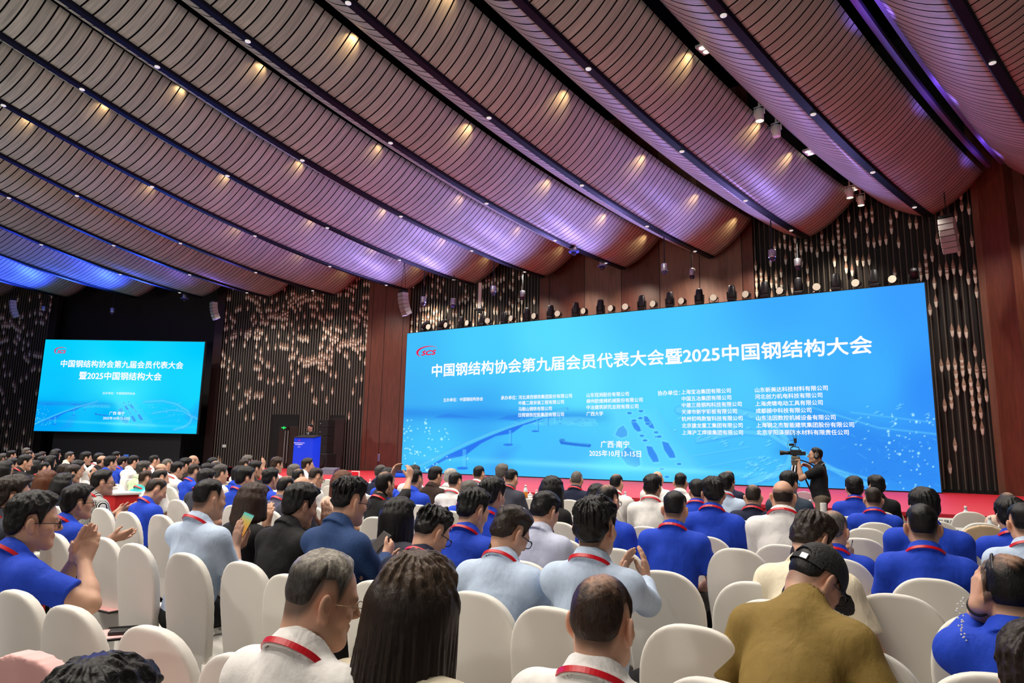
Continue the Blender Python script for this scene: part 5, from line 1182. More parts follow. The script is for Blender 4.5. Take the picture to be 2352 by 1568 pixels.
W_(584, 1115, 4.9, 36, 8, 'black', 'bob/dkbrown', 'person with glossy bobbed hair and black top holding a hand up', by=33, hl=.13, sleeve='long', R=dict(px=(612, 1205), dd=.12, hd=(0, .1, 1), pn=(-.3, 1, 0), curl=.3), fine='R', ex=1)
W_(917, 1150, 4.5, 40, 10, 'grey', 'long/black', 'woman with long straight black hair and glasses, centre left', gl='thin', by=32, hl=.36, lan=False, ex=1)
W_(1088, 1128, 4.35, 48, 18, 'blue', 'swirl/black', 'man in blue polo with thick hair looking down, centre left', by=32, lean=12, ex=1)
W_(1252, 1135, 4.5, 44, 22, 'lav', 'short/black', 'man in lavender shirt with head bent down', by=32, lean=14, sleeve='half', lan=False, ex=1)
W_(1396, 1112, 5.2, 40, 8, 'blue', 'thin/black', 'man in blue polo with parted crown right of the big centre head', by=32, gl='dark', ex=1)
W_(1372, 1113, 6.2, 30, 0, 'black', 'long/black', 'dark-haired person in black just behind the big centre head', lan=False, hl=.2)
W_(1550, 1125, 4.95, 28, 2, 'blue', 'crop/black', 'man in blue polo with short square black hair and red lanyard', by=28, bw=1.05, ex=1)
W_(1637, 1095, 5.5, 12, 2, 'blue', 'swirl/black', 'man in blue polo with swirled hair and glasses turned left', gl='dark', by=26, bw=1.06, ex=1)
W_(1601, 1100, 6.2, 4, 2, 'blue', 'short/black', 'man in blue polo and glasses facing left behind the swirled hair', gl='dark', by=24)
W_(1729, 1112, 5.7, 24, 8, 'navy', 'thin/brown', 'man in dark navy polo with thinning brown hair', by=26, trim=True, fat=1.05)
W_(1797, 1103, 5.3, 22, 4, 'white', 'bald/brown', 'bald man in white shirt with red lanyard', by=26, fat=1.12, bw=1.1, ex=1)
W_(1812, 1082, 5.9, 52, 4, 'slate', 'part/black', 'man in slate shirt and glasses behind the bald man', gl='dark', by=34, lan=False, sleeve='half')
W_(1667, 1086, 6.3, 30, 4, 'ltblue', 'swirl/black', 'man in pale blue shirt with red lanyard right of the swirled hair', by=28)
W_(1673, 1079, 7.8, 40, 0, 'navy', 'thin/black', 'man in navy suit jacket behind the pale blue shirt', by=34, lan=False, sleeve='long', jacket=True)
W_(1563, 1084, 7.4, 24, 0, 'white', 'crop/black', 'man in white shirt with clean cropped nape before the screen', by=26, lan=False)
W_(1510, 1081, 8.4, 26, 0, 'white', 'bald/grey', 'man with balding grey head in white behind the tousled black hair', lan=False)
W_(1499, 1090, 5.9, 30, 4, 'white', 'swirl/black', 'man in white shirt with tousled black hair and red lanyard', by=28, bw=1.05)
W_(1416, 1087, 7.4, 34, 6, 'white', 'thin/black', 'man in white shirt with bald spot and clapping hands at the centre table', by=30, sleeve='half')
W_(1325, 1081, 8.0, 20, 0, 'navy', 'buzz/grey', 'man with shaved head in navy polo with white-striped collar', by=26, gl='dark', trim=True)
W_(1268, 1097, 5.4, 26, 4, 'black', 'long/black', 'woman in black with long black hair and a white hair clip', lan=False, hl=.36, by=28)
W_(1175, 1078, 7.6, 34, 14, 'grey', 'crop/black', 'man in dark grey polo with head bowed beside the white teacup', by=30, lean=12)
W_(1154, 1065, 9.0, 36, 0, 'navy', 'thick/grey', 'man with greying hair in dark navy jacket before the screen', lan=False, sleeve='long', jacket=True)
W_(1132, 1097, 4.9, 34, 4, 'blue', 'swirl/black', 'man in blue polo with messy black hair, just left of centre', by=30, ex=1)
W_(1101, 1068, 8.6, 28, 0, 'white', 'crop/black', 'man in white shirt with round black head before the screen', by=28)
W_(1079, 1104, 6.2, 32, 8, 'blue', 'short/grey', 'man with light grey hair in blue behind the thick-haired blue polo', by=30)
W_(1047, 1084, 7.3, 34, 6, 'white', 'crop/black', 'man in white shirt with red lanyard, second left of the grey polo', by=30, bw=1.04)
W_(1036, 1076, 8.5, 40, 4, 'white', 'short/white', 'white-haired man with clapping hands before the screen', by=32, lan=False)
W_(1001, 1072, 7.8, 40, 8, 'dkbrown', 'short/black', 'man in dark brown jacket with black hair', by=34, lan=False, sleeve='long', jacket=True)
W_(956, 1076, 7.0, 30, 2, 'blue', 'crop/black', 'man in blue polo right of the raised phone', by=32, lan=False, bw=1.06)
W_(952, 1068, 8.8, 30, 0, 'white', 'part/black', 'man in white clapping behind the raised phone', lan=False)
W_(886, 1083, 6.6, 40, 4, 'black', 'thin/black', 'person in black long sleeves holding a phone up with both hands', by=36, sleeve='half', fem=True, lan=True, L=dict(px=(901, 1092), dd=.42, hd=(.25, .3, 1), pn=(1, .2, 0), curl=.5, pole=(-.8, -.2, -1)), R=dict(px=(942, 1096), dd=.30, hd=(-.15, .25, 1), pn=(-1, .2, 0), curl=.5, pole=(1, 0, -.9)), fine='LR', ex=1)
W_(893, 1074, 8.2, 36, 0, 'blue', 'thick/black', 'dark-haired man in blue behind the person holding up a phone', lan=False)
W_(876, 1066, 8.6, 38, 0, 'navy', 'crop/salt', 'man with cropped greying hair in dark suit left of the raised phone', lan=False, sleeve='long', jacket=True)
W_(787, 1083, 6.3, 36, 4, 'beige', 'long/redbrown', 'woman with long reddish brown hair and pale pink top', hl=.30, lan=False, by=34)
W_(695, 1096, 5.6, 38, 12, 'grey', 'bald/black', 'man with shiny thinning dark crown behind the black jacket', by=34)
W_(658, 1093, 6.0, 38, 12, 'mauve', 'thin/black', 'man with bald crown, white collar and mauve-grey shirt', by=34)
W_(726, 1076, 7.2, 46, 20, 'white', 'crop/brown', 'man in white shirt and glasses bowing below the lectern', gl='dark', by=36, lean=12, lan=False)
W_(687, 1075, 8.4, 38, 6, 'white', 'thin/black', 'man with a small bald spot in white below the lectern', lan=False)
W_(708, 1051, 9.6, 66, 0, 'white', 'short/brown', 'man in white in right profile before the blue lectern', by=44, lan=False)
W_(676, 1066, 8.5, 40, 6, 'white', 'short/grey', 'man with greying hair in white shirt and lanyard left of the lectern foot', by=34)
W_(637, 1050, 9.3, 44, 6, 'white', 'swirl/dkbrown', 'man in white with tinted parted hair below the dark door', by=36, lan=False)
W_(624, 1075, 6.8, 36, 2, 'blue', 'swirl/black', 'man in blue polo and lanyard below the dark door', by=34)
W_(565, 1072, 6.1, 44, 6, 'blue', 'part/black', 'man in blue polo with a dark strap above the bobbed hair', by=36)
W_(552, 1070, 7.6, 40, 2, 'blue', 'thick/black', 'dark-haired man in blue hidden behind another blue polo', by=34, lan=False)
W_(588, 1058, 8.4, 46, 6, 'black', 'short/black', 'man in black with glasses clapping below the left bead curtain', gl='dark', by=36, R=dict(px=(603, 1074), dd=.2, hd=(-.1, .2, 1), pn=(-1, 0, 0), curl=.2), L=dict(px=(600, 1075), dd=.28, hd=(.1, .2, 1), pn=(1, 0, 0), curl=.2), lan=False)
W_(562, 1053, 9.2, 40, 4, 'white', 'crop/brown', 'man in white with cropped hair and red lanyard below the bead curtain', by=34)
W_(570, 1045, 10.2, 42, 0, 'white', 'swirl/grey', 'silver-haired man in white, topmost head under the bead curtain', by=34, lan=False)
W_(508, 1066, 7.4, 42, 4, 'white', 'short/salt', 'man with swept greying hair in pale shirt left of the clapping hands', by=34, lan=False)
W_(497, 1057, 9.3, 42, 4, 'grey', 'thin/salt', 'greying man behind the swept greying hair', lan=False)
W_(490, 1050, 10.6, 42, 0, 'black', 'short/black', 'dark round head at the left end of the bead curtain', lan=False)
W_(477, 1064, 9.2, 40, 4, 'black', 'thick/black', 'dark head just above the dark grey polo', lan=False)
W_(476, 1078, 6.5, 40, 8, 'grey', 'thick/black', 'man in dark grey polo with broad back and lanyard', by=36, bw=1.1, fat=1.08)
W_(448, 1065, 8.4, 40, 4, 'blue', 'crop/brown', 'man in blue polo with tan cropped nape below the bald head', by=34)
W_(445, 1045, 10.4, 56, 2, 'black', 'bald/brown', 'bald man with thin glasses in profile at the recess corner', gl='thin', by=40, lan=False)
W_(427, 1052, 9.4, 46, 6, 'black', 'thick/black', 'man in black vest over white collar', by=36, lan=False)
W_(409, 1061, 8.4, 44, 8, 'white', 'short/black', 'man in white shirt and lanyard with glossy black hair, left of the black vest', by=36)
W_(386, 1053, 9.8, 42, 2, 'white', 'buzz/grey', 'man with shaved round head in white below the side screen corner', by=34, lan=False)
W_(371, 1065, 8.6, 42, 8, 'white', 'bald/dkbrown', 'bald crown peeking over the balding man in white', lan=False)
W_(370, 1076, 6.5, 44, 10, 'white', 'thin/black', 'man in white shirt with sparse combed hair above the bowed blue polo', by=36, lan=False)
W_(360, 1100, 5.3, 54, 24, 'blue', 'thin/brown', 'man in blue polo with receding hair and head bowed, in profile', by=36, lean=14, fat=1.05)
W_(356, 1044, 10.0, 46, 2, 'white', 'crop/black', 'man in white with glasses, topmost under the side screen', gl='dark', by=36)
W_(337, 1080, 7.4, 40, 6, 'teal', 'crop/dkbrown', 'man in turquoise polo', by=34)
W_(332, 1059, 8.2, 48, 4, 'ltgreen', 'swirl/salt', 'person in pale green with tousled greying hair', by=36, lan=False)
W_(308, 1046, 10.0, 40, 6, 'white', 'short/black', 'man in white shirt under the middle of the side screen', by=34, lan=False)
W_(284, 1048, 11.0, 44, 4, 'blue', 'part/black', 'man in blue with glasses below a small raised phone', gl='dark', by=36)
W_(268, 1037, 14.0, 40, 0, 'black', 'thick/black', 'far dark head under the side screen beside a raised phone', lan=False)
W_(256, 1047, 9.0, 40, 2, 'blue', 'swirl/black', 'man in blue polo left of the one with glasses, far left block', by=34, lan=False)
W_(236, 1046, 10.0, 40, 4, 'black', 'bald/brown', 'bald man in black jacket in the far left block', by=34, lan=False, sleeve='long', jacket=True)
W_(229, 1040, 11.2, 44, 0, 'white', 'thick/black', 'dark-haired man in white just behind the bald man in black', by=36)
W_(199, 1037, 9.6, 48, 4, 'white', 'short/black', 'tall man in white with exposed ear in the far left block', by=36, lan=False)
W_(162, 1037, 12.4, 62, 0, 'cream', 'short/salt', 'grey-haired man with glasses in cream jacket, far left', gl='thin', by=44, lan=False, sleeve='long')
W_(130, 1032, 11.4, 56, 0, 'black', 'long/black', 'dark-haired woman in profile left of the cream jacket', hl=.2, by=40, lan=False)
W_(118, 1047, 10.4, 54, 4, 'black', 'long/black', 'woman with smooth dark hair below the profile woman', hl=.28, by=40, lan=False)
W_(99, 1047, 11.4, 40, 0, 'navy', 'thick/black', 'dark head with bluish sheen left of the smooth-haired woman', lan=False)
W_(82, 1058, 9.4, 40, 0, 'black', 'long/black', 'long dark hair between the lanyard men at far left', hl=.3, lan=False)
W_(98, 1037, 14.2, 50, 0, 'grey', 'thick/dkbrown', 'far brownish head near the left end of the crowd', lan=False)
W_(88, 1041, 13.0, 40, 0, 'black', 'thick/black', 'small far dark head right of the two stacked heads', lan=False)
W_(62, 1028, 13.6, 46, 0, 'grey', 'short/grey', 'greying head, highest in the far left crowd', lan=False)
W_(70, 1034, 12.6, 50, 2, 'black', 'thin/black', 'head with high forehead just below the highest greying head', lan=False)
W_(28, 1034, 12.4, 40, 0, 'black', 'swirl/black', 'bushy dark head at the far left', lan=False)
W_(8, 1041, 12.4, 40, 0, 'grey', 'thick/salt', 'greying head at the far left edge', lan=False)
W_(30, 1052, 9.4, 40, 0, 'black', 'thick/black', 'dark head below the bushy head, far left', lan=False)
W_(60, 1044, 7.9, 48, 6, 'black', 'short/black', 'man in black with red lanyard at far left, ear showing', by=38)
W_(14, 1060, 7.0, 44, 2, 'yellow', 'long/black', 'woman with long black hair and yellow top at the left edge', hl=.34, by=38, gl='dark', lan=False)
W_(104, 1060, 8.6, 46, 6, 'grey', 'crop/black', 'man in dark grey with red lanyard and glasses, cropped hair', gl='dark', by=38)
W_(150, 1066, 8.4, 44, 8, 'beige', 'thick/brown', 'brown-haired person left of the two men with glasses', by=36, lan=False)
W_(180, 1057, 8.0, 50, 4, 'white', 'part/black', 'man in white and dark glasses, upper of two at left', gl='dark', by=38, lan=False)
W_(170, 1067, 6.9, 50, 4, 'black', 'short/brown', 'man in black with light glasses raising his hands, lower of two at left', gl='thin', by=38, lan=False, R=dict(px=(211, 1100), dd=.1, hd=(0, .2, 1), pn=(-1, 0, 0), curl=.2))
W_(150, 1089, 5.5, 44, 4, 'navy', 'perm/black', 'person with dark wavy hair and navy top', hl=.07, by=36)
W_(109, 1083, 5.7, 44, 4, 'dkbrown', 'long/redbrown', 'person with rusty brown hair', hl=.18, by=36)
W_(240, 1078, 7.0, 56, 0, 'stripe', 'short/black', 'man in black and white striped shirt and glasses, hands open', gl='dark', eyes=True, by=40, R=dict(px=(276, 1172), dd=.05, hd=(.1, 1, .35), pn=(-.5, -.2, .7), curl=.2), L=dict(px=(268, 1176), dd=.2, hd=(.3, 1, .35), pn=(.6, -.2, .7), curl=.2), fine='R', sleeve='half', ex=1)
W_(184, 1112, 5.0, 40, 0, 'blue', 'thick/black', 'man in blue polo with outstretched clapping hands behind the left clapping man', by=36, gl='dark', R=dict(px=(252, 1240), dd=-.05, hd=(.2, 1, .3), pn=(-.7, 0, .6), curl=.15), L=dict(px=(256, 1236), dd=.1, hd=(.45, 1, .25), pn=(.7, 0, .6), curl=.15), fine='LR', ex=1)
W_(36, 1092, 4.8, 46, 0, 'grey', 'thick/brown', 'man in grey polo and glasses at the left edge behind the clapping man', gl='dark', by=36, ex=1)
# right side
W_(1961, 1094, 6.0, 20, 2, 'blue', 'thick/black', 'man in blue polo with neat black hair right of the camera operator', by=26)
W_(2011, 1091, 6.4, 2, 0, 'black', 'thick/black', 'man in black suit and glasses turned left', gl='thin', by=24, lan=False, sleeve='long', jacket=True)
W_(2004, 1117, 5.3, 24, 2, 'blue', 'crop/brown', 'man in blue polo with brush-cut hair before the black suit', by=26, bw=1.05)
W_(2120, 1121, 4.9, 18, 2, 'blue', 'thick/black', 'broad man in blue polo and glasses, farther of two overlapping at right', gl='dark', by=26, bw=1.14, fat=1.08, lan=False, ex=1)
W_(2115, 1154, 4.0, 26, 0, 'blue', 'crop/black', 'man in blue polo with both ears showing, nearer of two overlapping at right', by=27, bw=1.05, ex=1)
W_(1912, 1172, 4.25, 40, 10, 'blue', 'thin/grey', 'balding grey man in blue polo holding a pen in raised hand', by=32, R=dict(px=(1951, 1290), dd=.12, hd=(0, .15, 1), pn=(-.8, .5, 0), curl=.5), fine='R', ex=1)
W_(2312, 1128, 5.4, 10, 0, 'beige', 'thin/salt', 'greying man with glasses at the right edge, farthest of three', gl='thin', by=24, lan=False)
W_(2318, 1141, 4.9, 22, 0, 'blue', 'thick/black', 'dark-haired man in blue at the right edge, middle of three', by=26, ex=1)
W_(2348, 1152, 4.2, 24, 2, 'ltblue', 'crop/black', 'man in pale blue shirt and red lanyard at the right edge, nearest of three', by=26, sleeve='half', ex=1)

# keep neighbours apart: slide people along their own line of sight until nobody shares a seat
dep = np.array([q[2] for q in QUEUE]); d0 = dep.copy(); EXM = np.array([bool(q[8].get('ex')) or q[2] <= 3.3 for q in QUEUE])
def seat_xy(q, d):
    p = on_depth(q[0], q[1], d); f = np.array([math.sin(math.radians(q[8].get('by', 32))), math.cos(math.radians(q[8].get('by', 32)))]); return p[:2]-f*(.10+.5*math.sin(math.radians(q[8].get('lean', 8))))
for it in range(260):
    XY = np.array([seat_xy(q, d) for q, d in zip(QUEUE, dep)]); mv = np.zeros(len(dep))
    for i in range(len(dep)):
        dx = XY-XY[i]; r = np.hypot(dx[:, 0], dx[:, 1]); r[i] = 9
        for j in np.nonzero(r < .60)[0]:
            if j <= i: continue
            a, b = (i, j) if (dep[i], QUEUE[i][1]*-1) < (dep[j], QUEUE[j][1]*-1) else (j, i); k = (.60-r[j])*.16
            mv[a] -= k; mv[b] += k
    dep = dep+mv-(dep-d0)*.03
    dep = np.clip(dep, d0*np.where(EXM, .97, .86), d0*np.where(EXM, 1.05, 1.22))
for q, d in zip(QUEUE, dep): who(q[0], q[1], d if q[2] > 3 else q[2], *q[3:8], **q[8])
# ------------------------------------------------------------------ things people wear and hold
def who_is(txt):
    for o in SC.objects:
        if o.parent is None and txt in str(o.get('label', '')) and o.get('category') == 'person': return o, p_info[o.name]
def world(i, q, z0=0.0): v = i['B']@np.asarray(q); return np.array([v[0]+i['xy'][0], v[1]+i['xy'][1], v[2]+z0])
# black cap
hp, hi_ = who_is('olive T-shirt'); C, R = hi_['C'], hi_['R']; P = lambda *p: C+R@np.array(p)
f = Field(*[axis(C[k]-.26, C[k]+.26, .0055) for k in range(3)])
def capfn(X, Y, Z):
    x, y, z = X-C[0], Y-C[1], Z-C[2]; x, y, z = (x*R[0,0]+y*R[1,0]+z*R[2,0], x*R[0,1]+y*R[1,1]+z*R[2,1], x*R[0,2]+y*R[1,2]+z*R[2,2])
    r = (.089, .109, .108); k0 = np.sqrt((x/r[0])**2+((y+.004)/r[1])**2+((z-.03)/r[2])**2); k1 = np.sqrt((x/r[0]**2)**2+((y+.004)/r[1]**2)**2+((z-.03)/r[2]**2)**2)+1e-6
    d = k0*(k0-1)/k1; sh = np.maximum(d, -d-.007); low = .050+.10*np.clip(-y-.02, 0, 1)*.0-.02*sstep(0, .08, y)-.012*sstep(0, -.09, y)
    op = np.sqrt((x/1.25)**2+(z-.028)**2)-.036; sh = np.maximum(sh, low-.02-z); return np.where(y < -.04, np.maximum(sh, -op), sh)
f.apply(C-.2, C+.2, capfn, .001)
def brim(X, Y, Z):
    x, y, z = X-C[0], Y-C[1], Z-C[2]; x, y, z = (x*R[0,0]+y*R[1,0]+z*R[2,0], x*R[0,1]+y*R[1,1]+z*R[2,1], x*R[0,2]+y*R[1,2]+z*R[2,2])
    zz = z-.030+1.6*x*x+.9*np.maximum(y-.09, 0)**1.5*.6+.22*(y-.09); pl = np.sqrt((x/.082)**2+((y-.085)/.095)**2)-1
    return np.maximum(np.maximum(np.abs(zz)-.0045, pl*.08), .085-y)
f.apply(C-.26, C+.26, brim, .006); V, Q = f.mesh()
M_CAP = mat('black_cap_cloth', (.012, .012, .012), .75, bump=.15, bscale=300); cap = link('cap', rawmesh('cap', V, Q, None, [M_CAP], True), hp)
mb = MB(); a = np.linspace(-1.05, 1.05, 15); band = np.stack([np.sin(a)*.089, -.004-np.cos(a)*.110, np.full(15, .026)], 1); G = np.stack([C+(band+[0, 0, -.010])@R.T, C+(band+[0, 0, .010])@R.T], 1); mb.grid(G[:, ::-1]).build('strap', M_CAP, cap)
MB().bbox(P(.028, -.1095, .026), (.03, .005, .022), .002, R@rotz(.25)).build('strap_buckle', M_SILV, cap)
# hair clip, phones, wristwatch, bracelet, pen, headphones
wp, wi = who_is('white hair clip'); C2, R2 = wi['C'], wi['R']; mb = MB()
for k, x in enumerate((-.045, -.03, -.015, 0)): mb.lathe([(0, -.008), (.008, 0), (0, .008)], C2+R2@np.array([x, -.035+.004*k, .122+.004*k]), 8)
mb.build('hair_clip', M_WHITEP, wp, smooth=True)
def phone(pos, az, tilt, label, face, roll=0.0, size=(.075, .156)):
    o = empty('phone', pos, 0); o.rotation_euler = Matrix((rotz(az2rz(az))@rotx(math.radians(tilt))@roty(math.radians(roll))).tolist()).to_euler(); tag(o, label, 'phone')
    MB().bbox((0, 0, 0), (size[0], .009, size[1]), .004).build('case', M_BLK, o); MB().box((0, -.0050, 0), (size[0]*.92, .001, size[1]*.94)).build('display', face, o); return o
M_PHB = emat('phone_blue_picture', srgb(70, 120, 220), .8)
def picture_mat(name, stops, sc):
    m = bpy.data.materials.new(name); m.use_nodes = True; nt = m.node_tree; nt.nodes.clear(); o = nt.nodes.new('ShaderNodeOutputMaterial'); e = nt.nodes.new('ShaderNodeEmission'); tc = nt.nodes.new('ShaderNodeTexCoord'); s = nt.nodes.new('ShaderNodeSeparateXYZ'); mr = nt.nodes.new('ShaderNodeMapRange')
    mr.inputs['From Min'].default_value = -sc; mr.inputs['From Max'].default_value = sc; cr = nt.nodes.new('ShaderNodeValToRGB'); nt.links.new(tc.outputs['Object'], s.inputs[0]); nt.links.new(s.outputs['Z'], mr.inputs['Value']); nt.links.new(mr.outputs[0], cr.inputs[0])
    while len(cr.color_ramp.elements) < len(stops): cr.color_ramp.elements.new(.5)
    for el, (p, c) in zip(cr.color_ramp.elements, stops): el.position = p; el.color = (*c, 1)
    nt.links.new(cr.outputs[0], e.inputs[0]); nt.links.new(e.outputs[0], o.inputs[0]); return m
M_PHC = picture_mat('phone_orange_teal_picture', [(0, srgb(190, 120, 60)), (.45, srgb(205, 150, 70)), (.7, srgb(190, 170, 90)), (1, srgb(60, 190, 180))], .075)
p_, i_ = who_is('holding a bright phone'); q = world(i_, i_['Wr']['R']+np.array([.03, .045, .10]) )
pc = on_depth(560, 1204, (q-EYE)@FWD+.03); phone(pc, -8, -12, 'bright phone showing an orange and teal picture, held by the light blue shirt', M_PHC, 22)
p_, i_ = who_is('holding a phone up'); w1, w2 = world(i_, i_['Wr']['L']), world(i_, i_['Wr']['R']); D_ = max((w1-EYE)@FWD, (w2-EYE)@FWD)
M_PHL = picture_mat('phone_camera_view', [(0, srgb(20, 30, 70)), (.18, srgb(40, 90, 230)), (.6, srgb(70, 110, 240)), (.68, srgb(40, 30, 50)), (1, srgb(90, 80, 130))], .036)
o = phone(on_depth(920, 1088, D_+.02), 2, 4, 'dark phone held up to photograph the stage, showing the blue screen', M_PHL, 0, (.155, .075))
p_, i_ = who_is('denim jacket'); phone(on_depth(871, 1247, (world(i_, i_['Wr']['R'])-EYE)@FWD+.08), 20, -38, 'dark phone in the hand of the denim jacket', mat('dark_phone_face', (.03, .02, .018), .15), 24)
p_, i_ = who_is('hand raised to his ear'); wq = i_['Wr']['L']
phone(on_depth(2272, 1322, (world(i_, wq)-EYE)@FWD+.02), 118, -8, 'black phone held at the ear at the right edge', mat('dark_phone_face', (.03, .02, .018), .15), 40)
e1 = i_['El']['L']; dv = (wq-e1)/np.linalg.norm(wq-e1); c0 = wq-dv*.022; zx = np.cross(dv, [0, 0, 1.0]); zx /= np.linalg.norm(zx); Mw = np.stack([zx, np.cross(dv, zx), dv], 1)
t = np.linspace(0, 2*np.pi, 25); MB().tube(c0+np.stack([np.cos(t)*.031, np.sin(t)*.031, 0*t], 1)@Mw.T, .006, 6, False).bbox(c0+Mw@np.array([-.02, -.026, 0]), (.03, .012, .034), .004, Mw@rotz(-.7)).build('wristwatch', M_BLK, p_, smooth=True)
mb = MB(); rg = np.random.RandomState(4)
for k in range(26): mb.lathe([(0, -.004), (.0038, 0), (0, .004)], wq+dv*.085+np.array([rg.uniform(-.06, -.035), rg.uniform(-.03, .0), -.0055*k]), 6)
mb.build('bead_bracelet', mat('clear_beads', (.8, .8, .8), .1, spec=.8), p_)
p_, i_ = who_is('holding a pen'); w1 = world(i_, i_['Wr']['R']); o = empty('pen', on_depth(1951, 1267, (w1-EYE)@FWD-.03), 0); tag(o, 'silver pen in the raised hand of the balding man in blue', 'pen')
MB().tube([(-.02, 0, -.06), (.022, 0, .06)], .0045, 8).build('barrel', M_SILV, o); MB().tube([(.022, 0, .06), (.026, 0, .075)], .003, 6).build('tip', M_BLK, o)
o = phone(on_depth(290, 1047, 15.6), 10, 0, 'tiny raised phone glowing blue in the far left crowd', M_PHB, 0, (.13, .07)); p0 = on_depth(290, 1051, 15.65)

# ------------------------------------------------------------------ camera operator and tripod camera
op = person(1872, 1026, 10.7, -68, -4, 'black', 'crop/black', 'person in black polo and khaki trousers with headphones working the tripod camera', zhip=.93, by=-62, lean=3, pants='khaki', lan=False, trim=True, vb=.011, bw=.95, wr=.6,
    L=dict(px=(1834, 1062), dd=-.02, hd=(.1, .5, .8), pn=(1, .2, 0), curl=.45, pole=(-.2, -.1, -1)), R=dict(px=(1858, 1070), dd=.25, hd=(-.1, .9, .3), pn=(-.6, 0, -.8), curl=.9, pole=(.6, -.3, -1)), fine='LR')
i_ = p_info[op.name]; C, R = i_['C'], i_['R']; t = np.linspace(-1.6, 1.6, 21)
hd = MB().tube(C+np.stack([np.sin(t)*.098, -.012+0*t, .012+np.cos(t)*.125], 1)@R.T, .008, 6).build('headphones', M_BLK, op, smooth=True); mb = MB()
for sd in (-1, 1): mb.lathe([(0, -.018), (.036, -.016), (.04, 0), (.036, .016), (0, .018)], C+R@np.array([sd*.096, -.01, -.005]), 14, R@roty(math.pi/2))
mb.build('ear_cups', M_BLK, hd, smooth=True)
cb = on_depth(1826, 1039, 10.75); tri = empty('video_camera', (cb[0], cb[1], 0), az2rz(-72)); tag(tri, 'black video camera with antennas on a tripod before the big screen', 'camera'); zc = cb[2]; KC = .55
class KB(MB):
    def mesh(s, name, mats, smooth=False):
        s.V = [np.array([0, 0, zc])+(v-np.array([0, 0, zc]))*KC for v in s.V]; return MB.mesh(s, name, mats, smooth)
mb = KB(); mb.bbox((0, -.02, zc), (.15, .30, .16), .015); mb.bbox((0, -.22, zc-.02), (.10, .12, .11), .01); mb.build('camera_body', M_BLK, tri)
RY = rotx(-math.pi/2); KB().lathe([(.05, .0), (.055, .1), (.05, .12), (.062, .2), (.075, .28), (.06, .285), (0, .26)], (0, .12, zc-.01), 18, RY).build('lens', M_BLK, tri, smooth=True)
KB().tube([(0, -.12, zc+.08), (0, -.10, zc+.15), (0, .02, zc+.17), (0, .10, zc+.14), (0, .12, zc+.07)], .013, 8).build('top_handle', M_BLK, tri, smooth=True)
KB().bbox((.0, .08, zc+.22), (.10, .14, .07), .008).tube([(0, .05, zc+.15), (0, .06, zc+.2)], .01, 6).build('monitor', M_BLK, tri)
KB().bbox((0, -.02, zc+.34), (.07, .08, .14), .01).tube([(0, -.02, zc+.15), (0, -.02, zc+.28)], .01, 6).tube([(0, .01, zc+.4), (0, .07, zc+.62)], .006, 6).tube([(0, -.05, zc+.4), (0, -.05, zc+.62)], .006, 6).build('transmitter', M_BLK, tri)
KB().tube([(0, .02, zc+.36), (0, .16, zc+.33), (0, .20, zc+.2), (0, .15, zc+.08)], .005, 6).tube([(0, -.28, zc), (0, -.40, zc-.06), (0, -.46, zc-.2)], .005, 6).build('cable', M_CABLE, tri, smooth=True)
M_TRI = mat('warm_grey_metal', srgb(120, 112, 96), .4, .4)
MB().bbox((0, 0, zc-.085), (.08, .12, .06), .015).lathe([(.05, -.12), (.065, -.02), (.07, .0)], (0, 0, zc-.12), 14).build('fluid_head', M_TRI, tri)
MB().lathe([(.05, -.16), (.06, -.05), (.055, 0)], (0, 0, zc-.2), 12).build('bowl_clamp', M_BLK, tri)
MB().tube([(0.03, -.03, zc-.1), (.04, -.16, zc-.14), (.05, -.27, zc-.2)], .011, 8).build('pan_handle', M_BLK, tri)
for k, a in enumerate((.5, 2.6, 4.7)):
    d_ = np.array([math.cos(a), math.sin(a), 0]); n_ = np.array([-d_[1], d_[0], 0]); z0 = zc-.2; mb = MB()
    for s_ in (-.025, .025): mb.tube([d_*.05+n_*s_+UZ*z0, d_*.34+n_*s_+UZ*z0*.5], .011, 8)
    mb.tube([d_*.33+UZ*z0*.52, d_*.56+UZ*.02], .010, 8); mb.bbox(d_*.34+UZ*z0*.5, (.05, .05, .06), .008); mb.lathe([(.02, 0), (.022, .03)], d_*.56, 8); mb.build('leg', M_SILV if k == 1 else M_BLK, tri)
# ------------------------------------------------------------------ speaker at the lectern
sp = person(713, 974, 25.6, 208, 14, 'black', 'short/black', 'person in black suit and tie speaking at the blue lectern', zhip=.93, z0=.79, by=204, lean=4, lan=False, sleeve='long', jacket=True, vb=.016, collar='none')
i_ = p_info[sp.name]; T = i_['T']; mb = MB()
mb.add([T(-.05, .135, .53), T(.05, .135, .53), T(.0, .15, .30)], [], [[0, 2, 1]]); mb.add([T(-.05, .150, .53), T(.05, .150, .53), T(.0, .165, .30)], [], [[0, 1, 2]]); mb.build('shirt_front', cloth_mat('white'), sp)
MB().bbox(T(0, .165, .44), (.035, .012, .16), .004).build('tie', cloth_mat('black'), sp)

